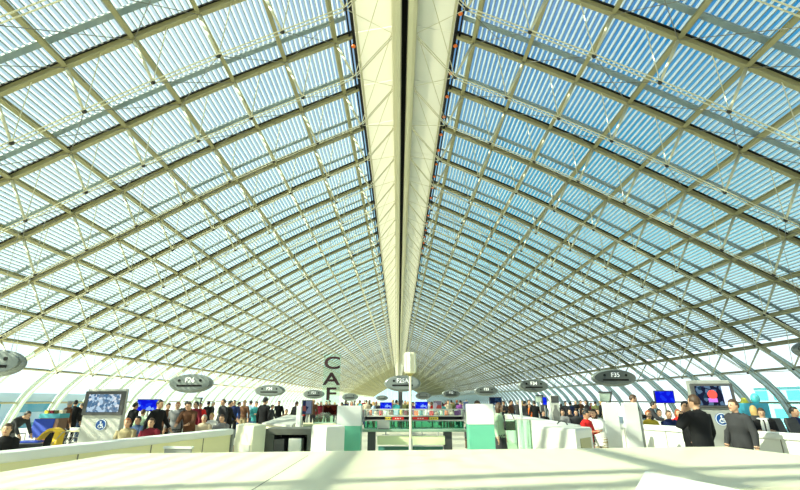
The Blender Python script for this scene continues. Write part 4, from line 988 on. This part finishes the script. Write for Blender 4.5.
# colourful stand at the right
Y = 15.5; x0, x1 = fx(742, Y), fx(768, Y); zt = at(755, 403, Y).z; w = x1 - x0
t = thing('toy_stand', 'blue and yellow stand behind the fair-haired person at right', 'stand', ((x0 + x1) / 2, Y, 0))
MB().box((0, 0, zt / 2), (w, .4, zt)).build('body', mat('cyan_stand', (.06, .42, .60), .5, noise=.2, scale=6), t, bev=.03)
MB().path([(-w * .25, 0, zt), (-w * .25, 0, zt + .16)], [.12, .06], 14).build('yellow_cone', mat('yellow_plastic', (.75, .70, .08), .5), t); MB().ell((w * .2, 0, zt + .14), (.13, .13, .16), 14, 10).build('cyan_ball', mat('cyan_plastic', (.10, .55, .60), .4), t, smooth=True)
MB().box((-.02 * w, -.21, zt * .72), (w * .5, .03, zt * .3)).build('yellow_panel', MATS['yellow_plastic'], t, bev=.01)
# ------------------------------------------------------------------ light
SUN_DIR = Vector((-.72, -.36, .58)).normalized()
sl = bpy.data.lights.new('sun', 'SUN'); sl.energy = 18; sl.angle = .012; sl.color = (1, .95, .70)
so = bpy.data.objects.new('sun', sl); COL.objects.link(so); so.location = (30, -30, 60)
so.rotation_euler = SUN_DIR.to_track_quat('Z', 'Y').to_euler()
w = bpy.data.worlds.new('world'); SC.world = w; w.use_nodes = True
N, L = w.node_tree.nodes, w.node_tree.links; N.clear()
tc = N.new('ShaderNodeTexCoord'); sx = N.new('ShaderNodeSeparateXYZ'); L.new(tc.outputs['Generated'], sx.inputs[0])
el = N.new('ShaderNodeValToRGB'); e = el.color_ramp.elements
e[0].position, e[0].color = .0, (1.0, 1.0, .97, 1); e[1].position, e[1].color = .93, (.01, .14, .42, 1)
for p, cl in ((.10, (.88, .97, 1)), (.26, (.22, .70, .84)), (.45, (.025, .38, .64)), (.7, (.008, .19, .55))):
    q = e.new(p); q.color = (*cl, 1)
L.new(sx.outputs['Z'], el.inputs['Fac'])
# thin bright cloud on the left half of the sky
mr = N.new('ShaderNodeMapRange'); mr.inputs['From Min'].default_value = .15; mr.inputs['From Max'].default_value = -.45
L.new(sx.outputs['X'], mr.inputs['Value'])
no = N.new('ShaderNodeTexNoise'); no.inputs['Scale'].default_value = 3.2; no.inputs['Detail'].default_value = 6
L.new(tc.outputs['Generated'], no.inputs['Vector'])
cl2 = N.new('ShaderNodeMapRange'); cl2.inputs['From Min'].default_value = .35; cl2.inputs['From Max'].default_value = .75
L.new(no.outputs['Fac'], cl2.inputs['Value'])
ma = N.new('ShaderNodeMath'); ma.operation = 'MULTIPLY_ADD'; ma.inputs[1].default_value = .68
L.new(mr.outputs[0], ma.inputs[0])
mb2 = N.new('ShaderNodeMath'); mb2.operation = 'MULTIPLY'; mb2.inputs[1].default_value = .45; L.new(cl2.outputs[0], mb2.inputs[0]); L.new(mb2.outputs[0], ma.inputs[2])
mx = N.new('ShaderNodeMix'); mx.data_type = 'RGBA'; L.new(ma.outputs[0], mx.inputs['Factor']); L.new(el.outputs[0], mx.inputs['A']); mx.inputs['B'].default_value = (.80, .95, .98, 1); mx.clamp_factor = True
bs = N.new('ShaderNodeValToRGB'); b_ = bs.color_ramp.elements; b_[0].position, b_[0].color = .0, (1.6, 1.6, 1.6, 1); b_[1].position, b_[1].color = .35, (1, 1, 1, 1)
L.new(sx.outputs['Z'], bs.inputs['Fac'])
bg = N.new('ShaderNodeBackground'); L.new(mx.outputs['Result'], bg.inputs['Color']); L.new(bs.outputs[0], bg.inputs['Strength'])
wo = N.new('ShaderNodeOutputWorld'); L.new(bg.outputs[0], wo.inputs['Surface'])
# ------------------------------------------------------------------ view
SC.view_settings.view_transform = 'Standard'; SC.view_settings.look = 'None'; SC.view_settings.gamma = 1; SC.view_settings.exposure = -.02
SC.view_settings.use_curve_mapping = False
SC.cycles.transparent_max_bounces = 48; SC.cycles.max_bounces = 10; SC.cycles.diffuse_bounces = 4
SC.cycles.use_denoising = True
SC.cycles.sample_clamp_indirect = 6
